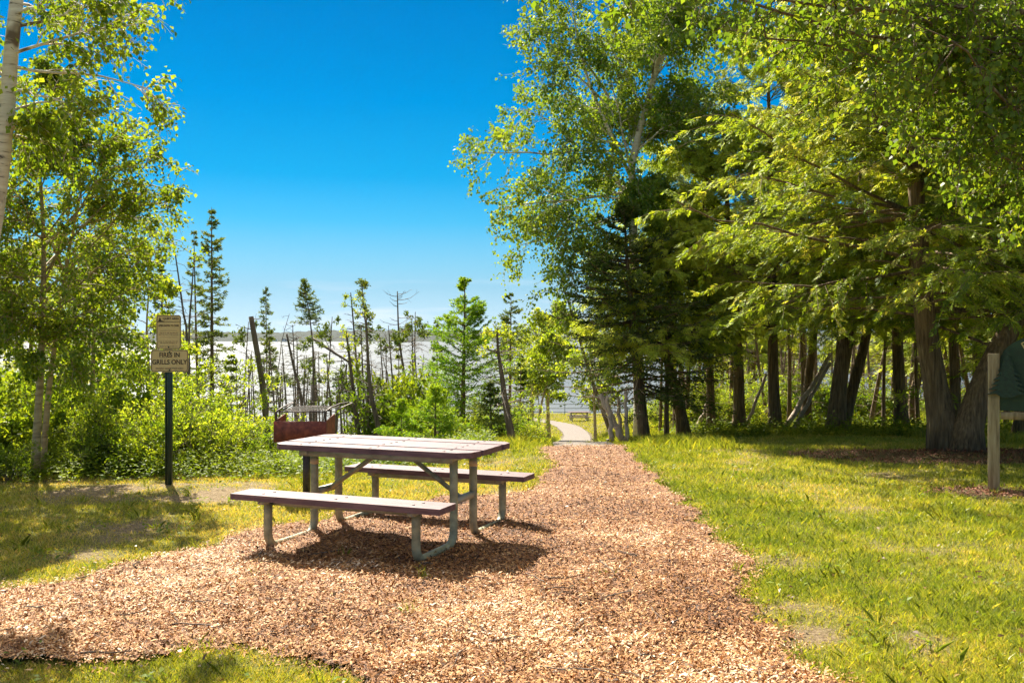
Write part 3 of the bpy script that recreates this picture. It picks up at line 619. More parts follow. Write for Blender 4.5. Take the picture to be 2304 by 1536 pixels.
# ------------------------------------------------------------------ lake and far shore
b = MB()
lx = np.concatenate([-np.geomspace(6000, 60, 30), np.linspace(-55, 55, 12), np.geomspace(60, 6000, 30)]); ly = np.concatenate([[25], np.geomspace(40, 9000, 60)])
LX, LY = np.meshgrid(lx, ly); nr, nc = LX.shape; ii = np.arange(nr * nc).reshape(nr, nc)
b.add(np.stack([LX, LY, np.full_like(LX, -14.)], -1).reshape(-1, 3), np.stack([ii[:-1, :-1], ii[:-1, 1:], ii[1:, 1:], ii[1:, :-1]], -1).reshape(-1, 4))
m, n, out = mat('lake_water')
tc = N(n, 'TexCoord'); mp = N(n, 'Mapping'); mp.inputs['Scale'].default_value = (.35, 1, 1); n.links.new(tc.outputs['Object'], mp.inputs[0])
n1 = N(n, 'TexNoise', Scale=1.1, Detail=6, Roughness=.6); n.links.new(mp.outputs[0], n1.inputs['Vector'])
n2 = N(n, 'TexNoise', Scale=.035, Detail=4); n.links.new(mp.outputs[0], n2.inputs['Vector'])
rr_ = N(n, 'MapRange'); n.links.new(n2.outputs[0], rr_.inputs[0]); rr_.inputs[1].default_value = .35; rr_.inputs[2].default_value = .65; rr_.inputs[3].default_value = .46; rr_.inputs[4].default_value = .62
p = N(n, 'BsdfPrincipled'); p.inputs['Base Color'].default_value = (.06, .075, .09, 1); p.inputs['IOR'].default_value = 1.33; p.inputs['Specular IOR Level'].default_value = .22
n.links.new(rr_.outputs[0], p.inputs['Roughness'])
bp = N(n, 'Bump', Strength=1., Distance=.22); n.links.new(n1.outputs[0], bp.inputs['Height']); n.links.new(bp.outputs[0], p.inputs['Normal'])
n.links.new(p.outputs[0], out.inputs[0]); M['water'] = m
tag(link('water', b.mesh('water'), m), kind='structure')
# far hills: a wooded ridge with a bumpy canopy
hx = np.linspace(-3600, 3600, 520); hy = np.linspace(0, 1, 26)
HX, HU = np.meshgrid(hx, hy)
HY = 4000 + 500 * HU + 60 * (fbm(HX / 300, HX * 0, 3) - .5)
ridge = 30 + 20 * (fbm(HX / 520 + 3.3, HX * 0, 12, 3) - .42) * 2 + 7 * (fbm(HX / 90, HX * 0, 14, 3) - .5)
HZ_ = -14.5 + (ridge + 14) * np.sin(np.clip(HU * 1.0, 0, 1) * np.pi / 2) ** .8 * np.interp(HU, [0, .04, 1], [0, .36, 1]) ** .6 + 7 * (fbm(HX / 16, HY / 22, 31, 3) - .5) * (HU > 0) + 2.5 * np.sin(HX * 1.7) * (HU > 0)
nr, nc = HX.shape; ii = np.arange(nr * nc).reshape(nr, nc)
b = MB(); b.add(np.stack([HX, HY, HZ_], -1).reshape(-1, 3), np.stack([ii[:-1, :-1], ii[:-1, 1:], ii[1:, 1:], ii[1:, :-1]], -1).reshape(-1, 4))
M['hill'] = solid('far_woods', [(.35, (0.002, 0.007, 0.005)), (.5, (0.004, 0.013, 0.007)), (.65, (0.008, 0.019, 0.010))], scale=.035, rough=1, bump=0, detail=8)
tag(link('hills', b.mesh('hills'), M['hill']), kind='structure')
# two white houses on the far shore
M['white_wall'] = solid('white_wall', [(.4, (.7, .7, .68)), (.6, (.82, .82, .8))], scale=.2, rough=.7)
M['roof_grey'] = solid('roof_grey', [(.4, (.2, .2, .2)), (.6, (.3, .3, .3))], scale=.2, rough=.8)
for (u, w_, lab) in ((617, 26, 'long white lakeside house on the far shore, left of its pale neighbour'), (640, 20, 'shorter white lakeside house on the far shore, right of its longer neighbour')):
    X, Y, _ = px(u, 765, 3985); t = thing('lake_house', lab, 'house', (X, Y, -13.5), 0, 'houses on the far shore')
    bb = MB(); bb.box((0, 0, 4), (w_, 10, 8)); link('wall', bb.mesh('wall'), M['white_wall'], t)
    bb = MB(); bb.prism([(-w_ / 2 - 1, 0), (w_ / 2 + 1, 0), (w_ / 2 - 3, 4), (-w_ / 2 + 3, 4)], -6, 6, axis=1); r = link('roof', bb.mesh('roof'), M['roof_grey'], t); r.location = (0, 0, 8.003)

# ------------------------------------------------------------------ metal, plastic and paint
M['plank'] = solid('recycled_plank', [(.3, (0.090, 0.049, 0.058)), (.55, (0.148, 0.086, 0.096)), (.75, (0.209, 0.135, 0.147))], scale=5, rough=0.6, bump=.003, stretch=(1, 9, 9), bscale=30, spec=0.28)
M['galv'] = solid('galvanised_steel', [(.3, (0.176, 0.173, 0.111)), (.5, (0.281, 0.271, 0.172)), (.7, (0.404, 0.378, 0.239))], scale=14, rough=.5, bump=.001, metal=0.1)
M['rail_paint'] = solid('grey_green_steel', [(.35, (0.240, 0.252, 0.204)), (.65, (0.396, 0.384, 0.312))], scale=10, rough=.55, metal=.2)
M['band'] = solid('tan_sticker', [(.4, (.5, .35, .2)), (.6, (.6, .45, .28))], scale=20, rough=.6)
M['bolt'] = solid('bolt_steel', [(.4, (.12, .1, .1)), (.6, (.25, .22, .22))], scale=30, rough=.5, metal=.5)
M['rust'] = solid('rusty_steel', [(.3, (0.074, 0.019, 0.016)), (.5, (0.165, 0.038, 0.027)), (.7, (0.281, 0.074, 0.041))], scale=18, rough=.8, bump=.002)
M['dark_steel'] = solid('dark_steel', [(.35, (.03, .022, .022)), (.65, (.09, .06, .05))], scale=25, rough=.5, metal=.3)
M['green_paint'] = solid('dark_green_paint', [(.35, (.006, .02, .013)), (.65, (.012, .035, .022))], scale=12, rough=.5)
M['tan_panel'] = solid('tan_sign_sheet', [(.3, (0.540, 0.381, 0.164)), (.7, (0.626, 0.455, 0.207))], scale=6, rough=.5)
M['brown_ink'] = solid('brown_lettering', [(.3, (.03, .014, .008)), (.7, (.05, .025, .014))], scale=10, rough=.6)
M['faded_ink'] = solid('faded_lettering', [(.3, (.22, .13, .07)), (.7, (.28, .18, .10))], scale=10, rough=.6)
M['board_green'] = solid('board_green', [(.35, (0.010, 0.029, 0.013)), (.65, (0.017, 0.046, 0.020))], scale=9, rough=.6)
M['spruce_relief'] = solid('carved_spruce_paint', [(.35, (.008, .022, .014)), (.65, (.018, .045, .028))], scale=30, rough=.7, bump=.006)
M['teal'] = solid('painted_lake', [(.35, (0.042, 0.098, 0.084)), (.65, (0.063, 0.133, 0.112))], scale=6, rough=.6)
M['gold'] = solid('gold_lettering', [(.3, (.45, .33, .12)), (.7, (.6, .47, .2))], scale=10, rough=.5)
M['tan_relief'] = solid('painted_hill', [(.35, (.16, .12, .05)), (.65, (.22, .17, .08))], scale=6, rough=.6)
M['treated_wood'] = solid('treated_post_wood', [(.3, (0.160, 0.112, 0.056)), (.5, (0.304, 0.232, 0.128)), (.7, (0.400, 0.328, 0.208))], scale=7, rough=.8, bump=.004, stretch=(4, 4, .4))
M['rail_green'] = solid('railing_green', [(.35, (.01, .05, .04)), (.65, (.02, .075, .06))], scale=12, rough=.5)

# ------------------------------------------------------------------ picnic tables
def arc_path(u, va, vb, ztop_a, ztop_b, r=.115, zb=.0, zt=None):
    """pipe: down at v=va, bend, along the ground, bend, up at v=vb"""
    s = 1 if vb > va else -1; P = [(u, va, ztop_a), (u, va, zb + r)]
    P = [(u, va, z) for z in np.linspace(ztop_a, zb + r, 4)]
    for k in range(1, 7): t = k / 6 * math.pi / 2; P.append((u, va + s * r * (1 - math.cos(t)), zb + r * (1 - math.sin(t))))
    for k in range(1, 4): P.append((u, va + s * r + (vb - va - 2 * s * r) * k / 4, zb))
    for k in range(0, 7): t = k / 6 * math.pi / 2; P.append((u, vb - s * r + s * r * math.sin(t), zb + r * (1 - math.cos(t))))
    P += [(u, vb, z) for z in np.linspace(zb + r, ztop_b, 5)[1:]]
    return P
def picnic_table(label, loc, rz, group=None):
    t = thing('picnic_table', label, 'picnic table', loc, rz, group)
    L, Wt, zt, zs, off, sw = .915, .868, .764, .430, .831, .271
    b = MB(); pw = Wt / 4
    for i in range(4):
        v0 = -Wt / 2 + i * pw; v1 = v0 + pw - .012; sh = [0, .012, -.006, .008][i]; lift = [0, .004, 0, .003][i]
        c = .075
        if i == 0: poly = [(-L + c + sh, v0), (L - c - .05, v0), (L - c * .35 + sh, v0 + .06), (L + sh, v1), (-L + sh, v1), (-L + sh, v0 + c)]
        elif i == 3: poly = [(-L + sh, v0), (L + sh, v0), (L + sh, v1 - c), (L - c + sh, v1), (-L + c + sh, v1), (-L + sh, v1 - c)]
        else: poly = [(-L + sh, v0), (L + sh, v0), (L + sh, v1), (-L + sh, v1)]
        b.prism(poly, zt - .045 + lift, zt + lift)
    o = link('tabletop', b.mesh('tabletop'), M['plank'], t)
    bv = o.modifiers.new('bevel', 'BEVEL'); bv.width = .004; bv.segments = 2
    bm = MB(); bm.tube([(0, 0, 0), (0, 0, .004)], .011, 10); boltm = bm.mesh('bolt'); boltm.materials.append(M['bolt'])
    for i in range(4):
        for u in (-.66, 0, .66):
            for dv in (-.045, .045):
                c = link('bolt', boltm, None, o); c.location = (u + (.02 if dv > 0 else 0), -Wt / 2 + i * pw + pw / 2 - .006 + dv, zt + [0, .004, 0, .003][i] + .0005)
    for s in (-1, 1):
        b = MB(); b.prism([(-L, s * off - sw / 2), (L, s * off - sw / 2), (L, s * off + sw / 2), (-L, s * off + sw / 2)], zs - .045, zs)
        q = link('bench_seat', b.mesh('bench_seat'), M['plank'], t); bv = q.modifiers.new('bevel', 'BEVEL'); bv.width = .005; bv.segments = 2
        for u in (-.66, 0, .66):
            for dv in (-.05, .05):
                c = link('bolt', boltm, None, q); c.location = (u + (.03 if dv > 0 else 0), s * off + dv, zs + .0005)
        b = MB()                                    # steel angle under the seat
        b.box((0, s * (off - .03), zs - .0735), (1.36, .004, .05)); b.box((0, s * (off - .03) + .03, zs - .0475), (1.36, .056, .004))
        for u in (-.655, .655): b.box((u, s * off, zs - .063), (.05, .20, .03))
        link('seat_rail', b.mesh('seat_rail'), M['rail_paint'], t)
        for u in (-.655, .655):
            b = MB(); b.tube(arc_path(u, s * off, s * .189, zs - .078, zt - .09), .034, 14)
            link('leg', b.mesh('leg', True), M['galv'], t)
    for v in (-.33, .33):
        b = MB(); b.box((0, v, zt - .0735), (1.42, .005, .055)); b.box((0, v + .028, zt - .0475), (1.42, .050, .004)); link('table_rail', b.mesh('table_rail'), M['rail_paint'], t)
    for u in (-.655, .655):
        b = MB(); b.box((u, 0, zt - .0705), (.06, .70, .045)); b.box((u, 0, .345), (.045, .36, .05)); link('cross_bar', b.mesh('cross_bar'), M['rail_paint'], t)
        s = 1 if u > 0 else -1
        b = MB(); b.tube([(s * .10, 0, zt - .065), (s * .62, 0, .35)], .021, 8); link('brace', b.mesh('brace', True), M['galv'], t)
    for u in (-.655, .655):
        b = MB(); v = .189 if u > 0 else -.189; b.tube([(u, v, .58), (u, v, .625)], .036, 14); link('label_band', b.mesh('label_band', True), M['band'], t)
    return t
main_table = picnic_table('large picnic table with mauve brown planks and grey pipe legs on the wood chips', (-1.003, 7.875, .012), -.382)
X, Y, _ = px(1303, 940, 80)
dup(main_table, (X, Y, gz(X, Y)), R(4), 1.05, 'small distant picnic table on the overlook lawn before the lake railing', 'picnic table')

# ------------------------------------------------------------------ grill
gl = thing('park_grill', 'rusty park grill on a dark post standing behind the picnic table', 'grill', (-2.18, 9.9, gz(-2.18, 9.9)), R(1.5))
x0, x1, y0, y1, zb, zt = -.285, .255, -.27, .29, .595, .805
b = MB(); th_ = .007
b.box(((x0 + x1) / 2, y0, (zb + zt) / 2), (x1 - x0, th_, zt - zb))
b.prism([(y0 + .006, zb), (y1, zb + .02), (y1, zt + .03), (y1 - .05, zt + .045), (y0 + .006, zt)], 0, th_, axis=2)
V = b.V[-3:]; 
b2 = MB(); b2.box(((x0 + x1) / 2, y0, (zb + zt) / 2), (x1 - x0, th_, zt - zb))
side = [(y0 + .006, zb + .002), (y1, zb + .002), (y1, zt + .02), (y1 - .04, zt + .035), (y0 + .006, zt)]
for xx in (x0, x1 - th_):
    n5 = len(side); A_ = [(xx, y, z) for y, z in side]; B_ = [(xx + th_, y, z) for y, z in side]
    b2.add(A_ + B_, [[i, (i + 1) % n5, n5 + (i + 1) % n5, n5 + i] for i in range(n5)]); b2.add(A_ + B_, [list(range(n5))[::-1]]); b2.add(A_ + B_, [list(range(n5, 2 * n5))])
b2.box(((x0 + x1) / 2, (y0 + y1) / 2, zb - .004), (x1 - x0 - .004, y1 - y0, .006))
link('firebox', b2.mesh('firebox'), M['rust'], gl)
b = MB(); zg = .90
yg0, yg1 = y0 + .03, y1 + .1
for x in np.linspace(x0 + .05, x1 - .03, 14): b.tube([(x, yg0, zg), (x + .06, yg1, zg + .012)], .0042, 6)
b.tube([(x0 + .05, yg0, zg), (x1 - .03, yg0, zg)], .007, 6); b.tube([(x0 + .11, yg1, zg + .012), (x1 + .03, yg1, zg + .012)], .007, 6)
link('grate', b.mesh('grate', True), M['dark_steel'], gl)
for (xx, dx) in ((x0, -1), (x1 - .03, 1)):
    b = MB()
    for yy in (y0 + .012, y0 + .075): b.tube([(xx + .015, yy, zb + .12), (xx + .015, yy, zg - .01), (xx + .035, yy + .01, zg + .02), (xx + .055, yy + .02, zg + .006)], .007, 6)
    link('grate_support', b.mesh('grate_support', True), M['dark_steel'], gl)
    b = MB(); b.tube([(xx + .02, y0 + .02, zg), (xx + .05, y0 + .16, zg + .035), (xx + .06 + .02 * dx, y1 + .02, zg + .045), (xx + .10 + .05 * dx, y1 + .14, zg + .052), (xx + .13 + .07 * dx, y1 + .12, zg + .045), (xx + .09 + .03 * dx, y0 + .2, zg + .012)], .008, 6)
    link('handle', b.mesh('handle', True), M['dark_steel'], gl)
b = MB(); b.box((-.04, 0, zb - .04), (.10, .10, .06)); link('collar', b.mesh('collar'), M['green_paint'], gl)
b = MB(); b.tube([(-.0, 0, -.1), (-.0, 0, zb - .01)], .04, 12); link('post', b.mesh('post', True), M['dark_steel'], gl)

# ------------------------------------------------------------------ signs
def text(body, size, name, m, parent, loc, ext=.0012, bold=0., sx=1., align='CENTER', rot=(R(90), 0, 0)):
    cu = bpy.data.curves.new(name, 'FONT'); cu.body = body; cu.size = size; cu.align_x = align; cu.align_y = 'CENTER'; cu.extrude = ext; cu.offset = bold
    o = bpy.data.objects.new(name, cu); C.objects.link(o); me = bpy.data.meshes.new_from_object(o); bpy.data.objects.remove(o); bpy.data.curves.remove(cu)
    o = link(name, me, m, parent); o.location = loc; o.rotation_euler = rot; o.scale = (sx, 1, 1); return o
def rrect(w, h, r, n=6):
    P = []
    for (cx, cy, a0) in ((w / 2 - r, h / 2 - r, 0), (-w / 2 + r, h / 2 - r, 90), (-w / 2 + r, -h / 2 + r, 180), (w / 2 - r, -h / 2 + r, 270)):
        for k in range(n + 1): t = R(a0 + 90 * k / n); P.append((cx + r * math.cos(t), cy + r * math.sin(t)))
    return P
def frame(w, h, r, t_, y, name, m, parent, loc):
    a = rrect(w, h, r); c = rrect(w - 2 * t_, h - 2 * t_, max(r - t_, .004)); k = len(a)
    V = [(x, y, z) for x, z in a] + [(x, y, z) for x, z in c] + [(x, y + .001, z) for x, z in a] + [(x, y + .001, z) for x, z in c]
    b = MB(); b.add(V, [[i, (i + 1) % k, k + (i + 1) % k, k + i] for i in range(k)] + [[i, 2 * k + i, 2 * k + (i + 1) % k, (i + 1) % k] for i in range(k)] + [[k + i, k + (i + 1) % k, 3 * k + (i + 1) % k, 3 * k + i] for i in range(k)])
    o = link(name, b.mesh(name), m, parent); o.location = loc; return o
DS = 10.57; sX = (380 - 1152) / F * DS
sp = thing('sign_post', 'black perforated post with two tan notice plates, the lower about fires in grills', 'sign', (sX, DS, gz(sX, DS)), R(2))
zpx = lambda y, D=DS: CH - (y - HZ) / F * D - gz(sX, DS)
b = MB(); ht = 1.90; wp_ = .074
hole = []
# U-channel post: web with flanges, holes cut as real gaps between short bridges
b.box((-.0315, 0, ht / 2 - .1), (.011, .045, ht + .2)); b.box((.014, -.002, ht / 2 - .1), (.046, .045, ht + .2))
for z in np.arange(.0, ht, .0254): b.box((-.0175, .012, z), (.0165, .004, .012))
b.box((-.0245, .0, ht / 2 - .1), (.004, .03, ht + .2))
link('post', b.mesh('post'), M['green_paint'], sp)
def plate(w, h, xc, zc, name, lab):
    b = MB(); b.prism(rrect(w, h, .03), -.0015, .0015, axis=1); o = link(name, b.mesh(name), M['tan_panel'], sp); o.location = (xc, -.029, zc); o['label'] = lab
    frame(w - .012, h - .012, .026, .006, -.0028, 'border', M['brown_ink'], o, (0, 0, 0)); return o
s = DS / F
lo = plate(83 * s, 50 * s, 3.5 * s, zpx(811.5), 'sign_plate', 'wide tan plate reading FIRES IN GRILLS ONLY')
text('FIRES IN', 14.6 * s, 'lettering', M['brown_ink'], lo, (0, -.003, 13 * s), bold=.0011, sx=.88)
text('GRILLS ONLY', 14.6 * s, 'lettering', M['brown_ink'], lo, (0, -.003, -3 * s), bold=.0011, sx=.88)
text('FOREST HOME TWP ORD', 5.6 * s, 'lettering', M['faded_ink'], lo, (0, -.003, -17.3 * s), bold=.0005, sx=.95)
up = plate(55 * s, 77 * s, 1.5 * s, zpx(747), 'sign_plate', 'upright tan plate headed QUIET AREA')
text('QUIET AREA', 7 * s, 'lettering', M['brown_ink'], up, (5 * s, -.003, 30.2 * s), bold=.0006, sx=.92)
text('OPEN DAWN TO DUSK', 5.2 * s, 'lettering', M['brown_ink'], up, (0, -.003, 14.5 * s), bold=.0007, sx=.82)
for (yy, w_, hh_) in ((22.8, 50, .9), (3.3, 38, .55), (-11.2, 38, .55)):
    b = MB(); b.box((0, 0, 0), (w_ * s, .001, hh_ * s)); o = link('rule', b.mesh('rule'), M['faded_ink'] if yy < 20 else M['brown_ink'], up); o.location = (0, -.0026, yy * s)
b = MB(); b.prism([(-7, 0), (-6, 3), (-5, 2.5), (-4, 7), (-3, 9), (-2.2, 10.5), (-1.4, 8), (-.5, 6.5), (0, 4), (1.2, 2.5), (6, 1.6), (9, 0)] and [(x * s, z * s) for x, z in [(-7, 0), (-6, 3), (-5, 2.5), (-4, 7), (-3, 9), (-2.2, 10.5), (-1.4, 8), (-.5, 6.5), (0, 4), (1.2, 2.5), (6, 1.6), (9, 0)]], -.0006, .0006, axis=1)
o = link('emblem', b.mesh('emblem'), M['brown_ink'], up); o.location = (-17 * s, -.0027, 23.2 * s)
rg = np.random.default_rng(9)
for (zz, w_) in ((-1.8, 40), (-5.8, 44), (-21, 46), (-24.6, 38), (-32, 40)):        # faded small print, worn past reading: only dashes are left of it
    b = MB(); x = -w_ / 2
    while x < w_ / 2 - 2: l_ = rg.uniform(1.5, 6); b.box(((x + l_ / 2) * s, 0, 0), (l_ * s, .001, 1.3 * s)); x += l_ + 1.2
    o = link('faded_print', b.mesh('faded_print'), M['faded_ink'], up); o.location = (0, -.0026, zz * s)
for (pz, par) in ((19.5, lo), (-20.5, lo), (-33.5, up)):
    b = MB(); b.tube([(0, -.008, 0), (0, 0, 0)], .008, 8); o = link('bolt', b.mesh('bolt'), M['green_paint'], par); o.location = (0, 0, pz * s)

# township board at the right edge
DB = 10.17; bX = (2236 - 1152) / F * DB
tb_ = thing('township_board', 'wooden post and dark green carved board with gold letters under the cedars', 'sign', (bX, DB, gz(bX, DB)), R(-28))
b = MB(); b.box((0, 0, .70), (.115, .115, 1.58)); o = link('post', b.mesh('post'), M['treated_wood'], tb_); bv = o.modifiers.new('bevel', 'BEVEL'); bv.width = .006; bv.segments = 2
b = MB(); b.box((1.66, 0, .70), (.115, .115, 1.58)); o = link('post', b.mesh('post'), M['treated_wood'], tb_); bv = o.modifiers.new('bevel', 'BEVEL'); bv.width = .006; bv.segments = 2
b = MB(); b.box((.83, -.015, .82), (1.53, .08, .075)); link('cross_rail', b.mesh('cross_rail'), M['treated_wood'], tb_)
outl = [(.06, .875), (1.6, .875), (1.6, 1.42)] + [(.83 + .77 * math.cos(t), 1.42 + .34 * math.sin(t)) for t in np.linspace(.12, math.pi - .12, 18)] + [(.06, 1.42)]
b = MB(); b.prism(outl, -.025, .025, axis=1); bd = link('board', b.mesh('board'), M['board_green'], tb_); bv = bd.modifiers.new('bevel', 'BEVEL'); bv.width = .008; bv.segments = 2
b = MB(); b.prism([(.30, 1.10), (1.5, 1.10), (1.5, 1.32), (.36, 1.32)], -.033, -.025, axis=1); link('painted_lake', b.mesh('painted_lake'), M['teal'], bd)
b = MB(); b.prism([(.40, 1.322), (1.5, 1.322), (1.5, 1.36), (1.1, 1.42), (.8, 1.38), (.55, 1.40)], -.036, -.025, axis=1); link('painted_hill', b.mesh('painted_hill'), M['tan_relief'], bd)
# carved spruce standing proud of the board
rg = np.random.default_rng(5); b = MB(); nl_ = 9; Lp, Rp = [], []
for k in range(nl_):
    z = 1.52 - k * .052; wv = .02 + .021 * k
    Lp += [(-wv - rg.uniform(0, .02), z - .055), (-wv * .55, z - .05)]; Rp += [(wv + rg.uniform(0, .02), z - .052), (wv * .55, z - .05)]
poly = [(0, 1.56)] + Rp + [(.05, 1.02), (-.05, 1.02)] + Lp[::-1]
# order the left side bottom-up
b.prism([(x + .13, z) for x, z in poly], -.10, -.0585, axis=1); link('carved_spruce', b.mesh('carved_spruce'), M['spruce_relief'], bd)
word = 'FOREST HOME'
for i, ch in enumerate(word):
    if ch == ' ': continue
    t = math.pi - .62 - i * (math.pi - 1.24) / (len(word) - 1)
    x = .83 + .66 * math.cos(t); z = 1.40 + .30 * math.sin(t)
    sl_ = math.atan2(.30 * math.cos(t), -.66 * math.sin(t)) + math.pi
    text(ch, .11, 'letter', M['gold'], bd, (x, -.029, z), ext=.003, bold=.001, rot=(R(90), -sl_ if False else 0, 0)).rotation_euler = (R(90), (math.pi / 2 - t) * .5, 0)

# ------------------------------------------------------------------ railing on the overlook
DR = 93; xA = (1158 - 1152) / F * DR; xB = (1560 - 1152) / F * DR; zR = gz(5, DR)
rl = thing('railing', 'dark green pipe railing along the overlook above the lake', 'railing', (xA, DR, zR), 0)
b = MB()
for z in (.30, .66, 1.07): b.tube([(0, 0, z), (xB - xA, 0, z)], .038, 6)
link('rail', b.mesh('rail'), M['rail_green'], rl)
bm = MB(); bm.tube([(0, 0, -.4), (0, 0, 1.09)], .035, 6); pm = bm.mesh('post'); pm.materials.append(M['rail_green'])
for x in np.arange(0, xB - xA + .1, 2.5): o = link('post', pm, None, rl); o.location = (x, 0, 0)

# black low box by the little posts at the path's right edge
X, Y, Z = base_at(1370, 18.6)
ub = thing('utility_box', 'small black box on the ground at the foot of the leaning posts', 'box', (X, Y, Z), 0)
b = MB(); b.box((0, 0, .06), (.09, .09, .12)); link('body', b.mesh('body'), M['dark_steel'], ub)
b = MB(); b.box((0, 0, .127), (.105, .105, .014)); link('lid', b.mesh('lid'), M['dark_steel'], ub)

# ------------------------------------------------------------------ trees: left side
def rel(D, x, pts, dy=0): return trunkpath(x, D, pts)
# big white birch at the left edge, trunk leaning out of the frame
Db = 7.6
b0, tr = trunkpath(-70, Db, [(-60, 800), (-38, 620), (-12, 480), (4, 360), (16, 250), (20, 160), (38, 0), (52, -250), (70, -600), (80, -900)])
tipl = lambda x, y, D=Db: (px(x, y, D)[0] - b0[0], (D - Db), px(x, y, D)[2] - b0[2])
ex = [(tipl(30, 120), tipl(320, 60, 7.3)), (tipl(34, 60), tipl(310, -40, 7.9)), (tipl(25, 200), tipl(190, 250, 7.2)), (tipl(30, 150), tipl(330, 190, 8.)), (tipl(40, 30), tipl(200, -20, 7.)),
      (tipl(15, 300), tipl(150, 330, 8.2))]
plant('birch_tree', 'white barked birch at the left edge leaning over the lawn', 'tree', broadleaf(11, tr, .105, t_lo=.42, n_l=20, spread=1.15, nb=10, ntw=6, nlf=8, leaf=.042, extra=ex, elev=.5, droop=.2, cap=1.3, rl=.015), 'birch_bark', 'birch_leaf', b0, 0)
# twin saplings behind it
Dt = 11.4
b1, tr = trunkpath(78, Dt, [(84, 960), (90, 860), (96, 700), (98, 540), (90, 400), (80, 280), (75, 190)])
t1 = lambda x, y, D=Dt: (px(x, y, D)[0] - b1[0], (D - Dt), px(x, y, D)[2] - b1[2])
ex = [(t1(95, 620), t1(330, 330, 11.2)), (t1(95, 560), t1(320, 290, 11.9)), (t1(98, 700), t1(350, 515, 11.)), (t1(98, 720), t1(385, 545, 11.7)), (t1(98, 660), t1(345, 420, 11.4)), (t1(98, 760), t1(330, 620, 11.)), (t1(95, 780), t1(260, 740, 10.8)), (t1(92, 820), t1(180, 820, 10.8)), (t1(98, 640), t1(260, 300, 11.2))]
plant('young_birch', 'young birch with tan banded stem, the left one of the twin stems beyond the lawn', 'tree', broadleaf(21, tr, .055, t_lo=.30, n_l=30, spread=1.35, nb=10, ntw=6, nlf=9, leaf=.044, extra=ex, elev=.45, cap=1.0, rl=.016), 'sapling_bark', 'birch_leaf', b1, 0)
b1, tr = trunkpath(93, 11.7, [(103, 960), (112, 860), (135, 700), (160, 540), (185, 420), (200, 320)])
plant('young_birch', 'young birch leaning right, the right one of the twin stems beyond the lawn', 'tree', broadleaf(22, tr, .045, t_lo=.35, n_l=24, spread=1.35, nb=10, ntw=6, nlf=8, leaf=.044, elev=.35, rl=.014), 'sapling_bark', 'birch_leaf', b1, 0)
b1, tr = trunkpath(-40, 12.5, [(-30, 820), (-10, 560), (10, 400), (30, 250)])
plant('young_birch', 'leafy birch behind the white birch trunk at the left edge', 'tree', broadleaf(23, tr, .06, t_lo=.25, n_l=20, spread=1.5, nb=7, ntw=4, nlf=8, leaf=.046, elev=.35), 'sapling_bark', 'birch_leaf', b1, 0)
b1, tr = trunkpath(205, 14.5, [(208, 860), (212, 700), (205, 580), (200, 470)])
plant('young_birch', 'slender leafy birch standing behind the twin stems, left of the sign post', 'tree', broadleaf(24, tr, .05, t_lo=.2, n_l=24, spread=.95, nb=7, ntw=4, nlf=8, leaf=.046, elev=.3, cap=1.) , 'sapling_bark', 'birch_leaf', b1, 0)
b1, tr = trunkpath(330, 16, [(335, 850), (330, 740), (335, 640), (330, 560)])
plant('young_birch', 'small pale green birch directly behind the two tan notice plates', 'tree', broadleaf(25, tr, .04, t_lo=.2, n_l=22, spread=.7, nb=6, ntw=4, nlf=6, leaf=.055, elev=.3), 'sapling_bark', 'shrub', b1, 0)

def spr(x, D, ytop, xtop, r0, rb, lab, seed, name='spruce_tree', m='spruce', dz=0, **kw):
    b = base_at(x, D, dz); zt_ = CH - (ytop - HZ) * D / F; H = zt_ - b[2]; lean = ((xtop - x) * D / F, 0)
    return plant(name, lab, 'tree', spruce(seed, H, r0, rb, lean=lean, **kw), 'bark', m, b)
spr(478, 27, 466, 476, .10, .85, 'tall narrow spruce standing right of the sign, the highest of its row', 31, z0=.30, whorls=34, per=5, twig=7, seg=6, nl=.11, nw=.03, dead=26, power=.8)
spr(452, 30, 518, 436, .09, .7, 'thin spruce with sparse top just left of the tallest spruce', 32, z0=.35, whorls=24, per=4, twig=6, seg=6, nl=.12, nw=.03, sparse=.75, dead=26)
spr(375, 24, 560, 362, .08, .8, 'half bare spruce behind the top of the sign', 33, z0=.3, whorls=22, per=5, twig=6, seg=6, nl=.11, nw=.03, dead=20)
spr(606, 33, 650, 598, .06, .30, 'very thin spruce with a small tufted tip above the grill', 34, z0=.58, whorls=22, per=4, twig=4, seg=5, nl=.11, nw=.03, dead=34, power=.35)
spr(596, 27, 745, 607, .05, .75, 'short green spruce behind the left end of the grill', 35, z0=.35, whorls=16, per=5, twig=6, seg=6, nl=.10, nw=.03, dead=8)
b, tr = trunkpath(716, 29, [(709, 860), (703, 770), (697, 715), (694, 680), (686, 660), (685, 625)])
plant('spruce_tree', 'wavy stemmed spruce with a dark tuft at its tip, left of the leafy dead pair', 'tree', spruce(36, 8, .075, .5, trunk=tr, z0=.80, whorls=16, per=5, twig=6, seg=6, nl=.09, nw=.022, dead=40, power=.75, elev=.1), 'dead_bark', 'spruce', b)
spr(1040, 20.5, 632, 1046, .075, 1.75, 'bright green larch with feathery upswept branches beyond the picnic table', 37, name='larch_tree', m='larch', z0=.10, whorls=26, per=6, twig=15, seg=13, nl=.075, nw=.02, power=.95, elev=.2, droop=.08, curl=.14)
spr(985, 24, 722, 983, .05, .62, 'dark narrow fir close left of the bright green larch', 38, z0=.1, whorls=20, per=5, twig=7, seg=7, nl=.09, nw=.025)
spr(1146, 33, 664, 1150, .08, .95, 'spruce with an open whorled top between the larch and the aspens', 39, z0=.45, whorls=18, per=5, twig=7, seg=6, nl=.12, nw=.034, dead=22, power=.75)
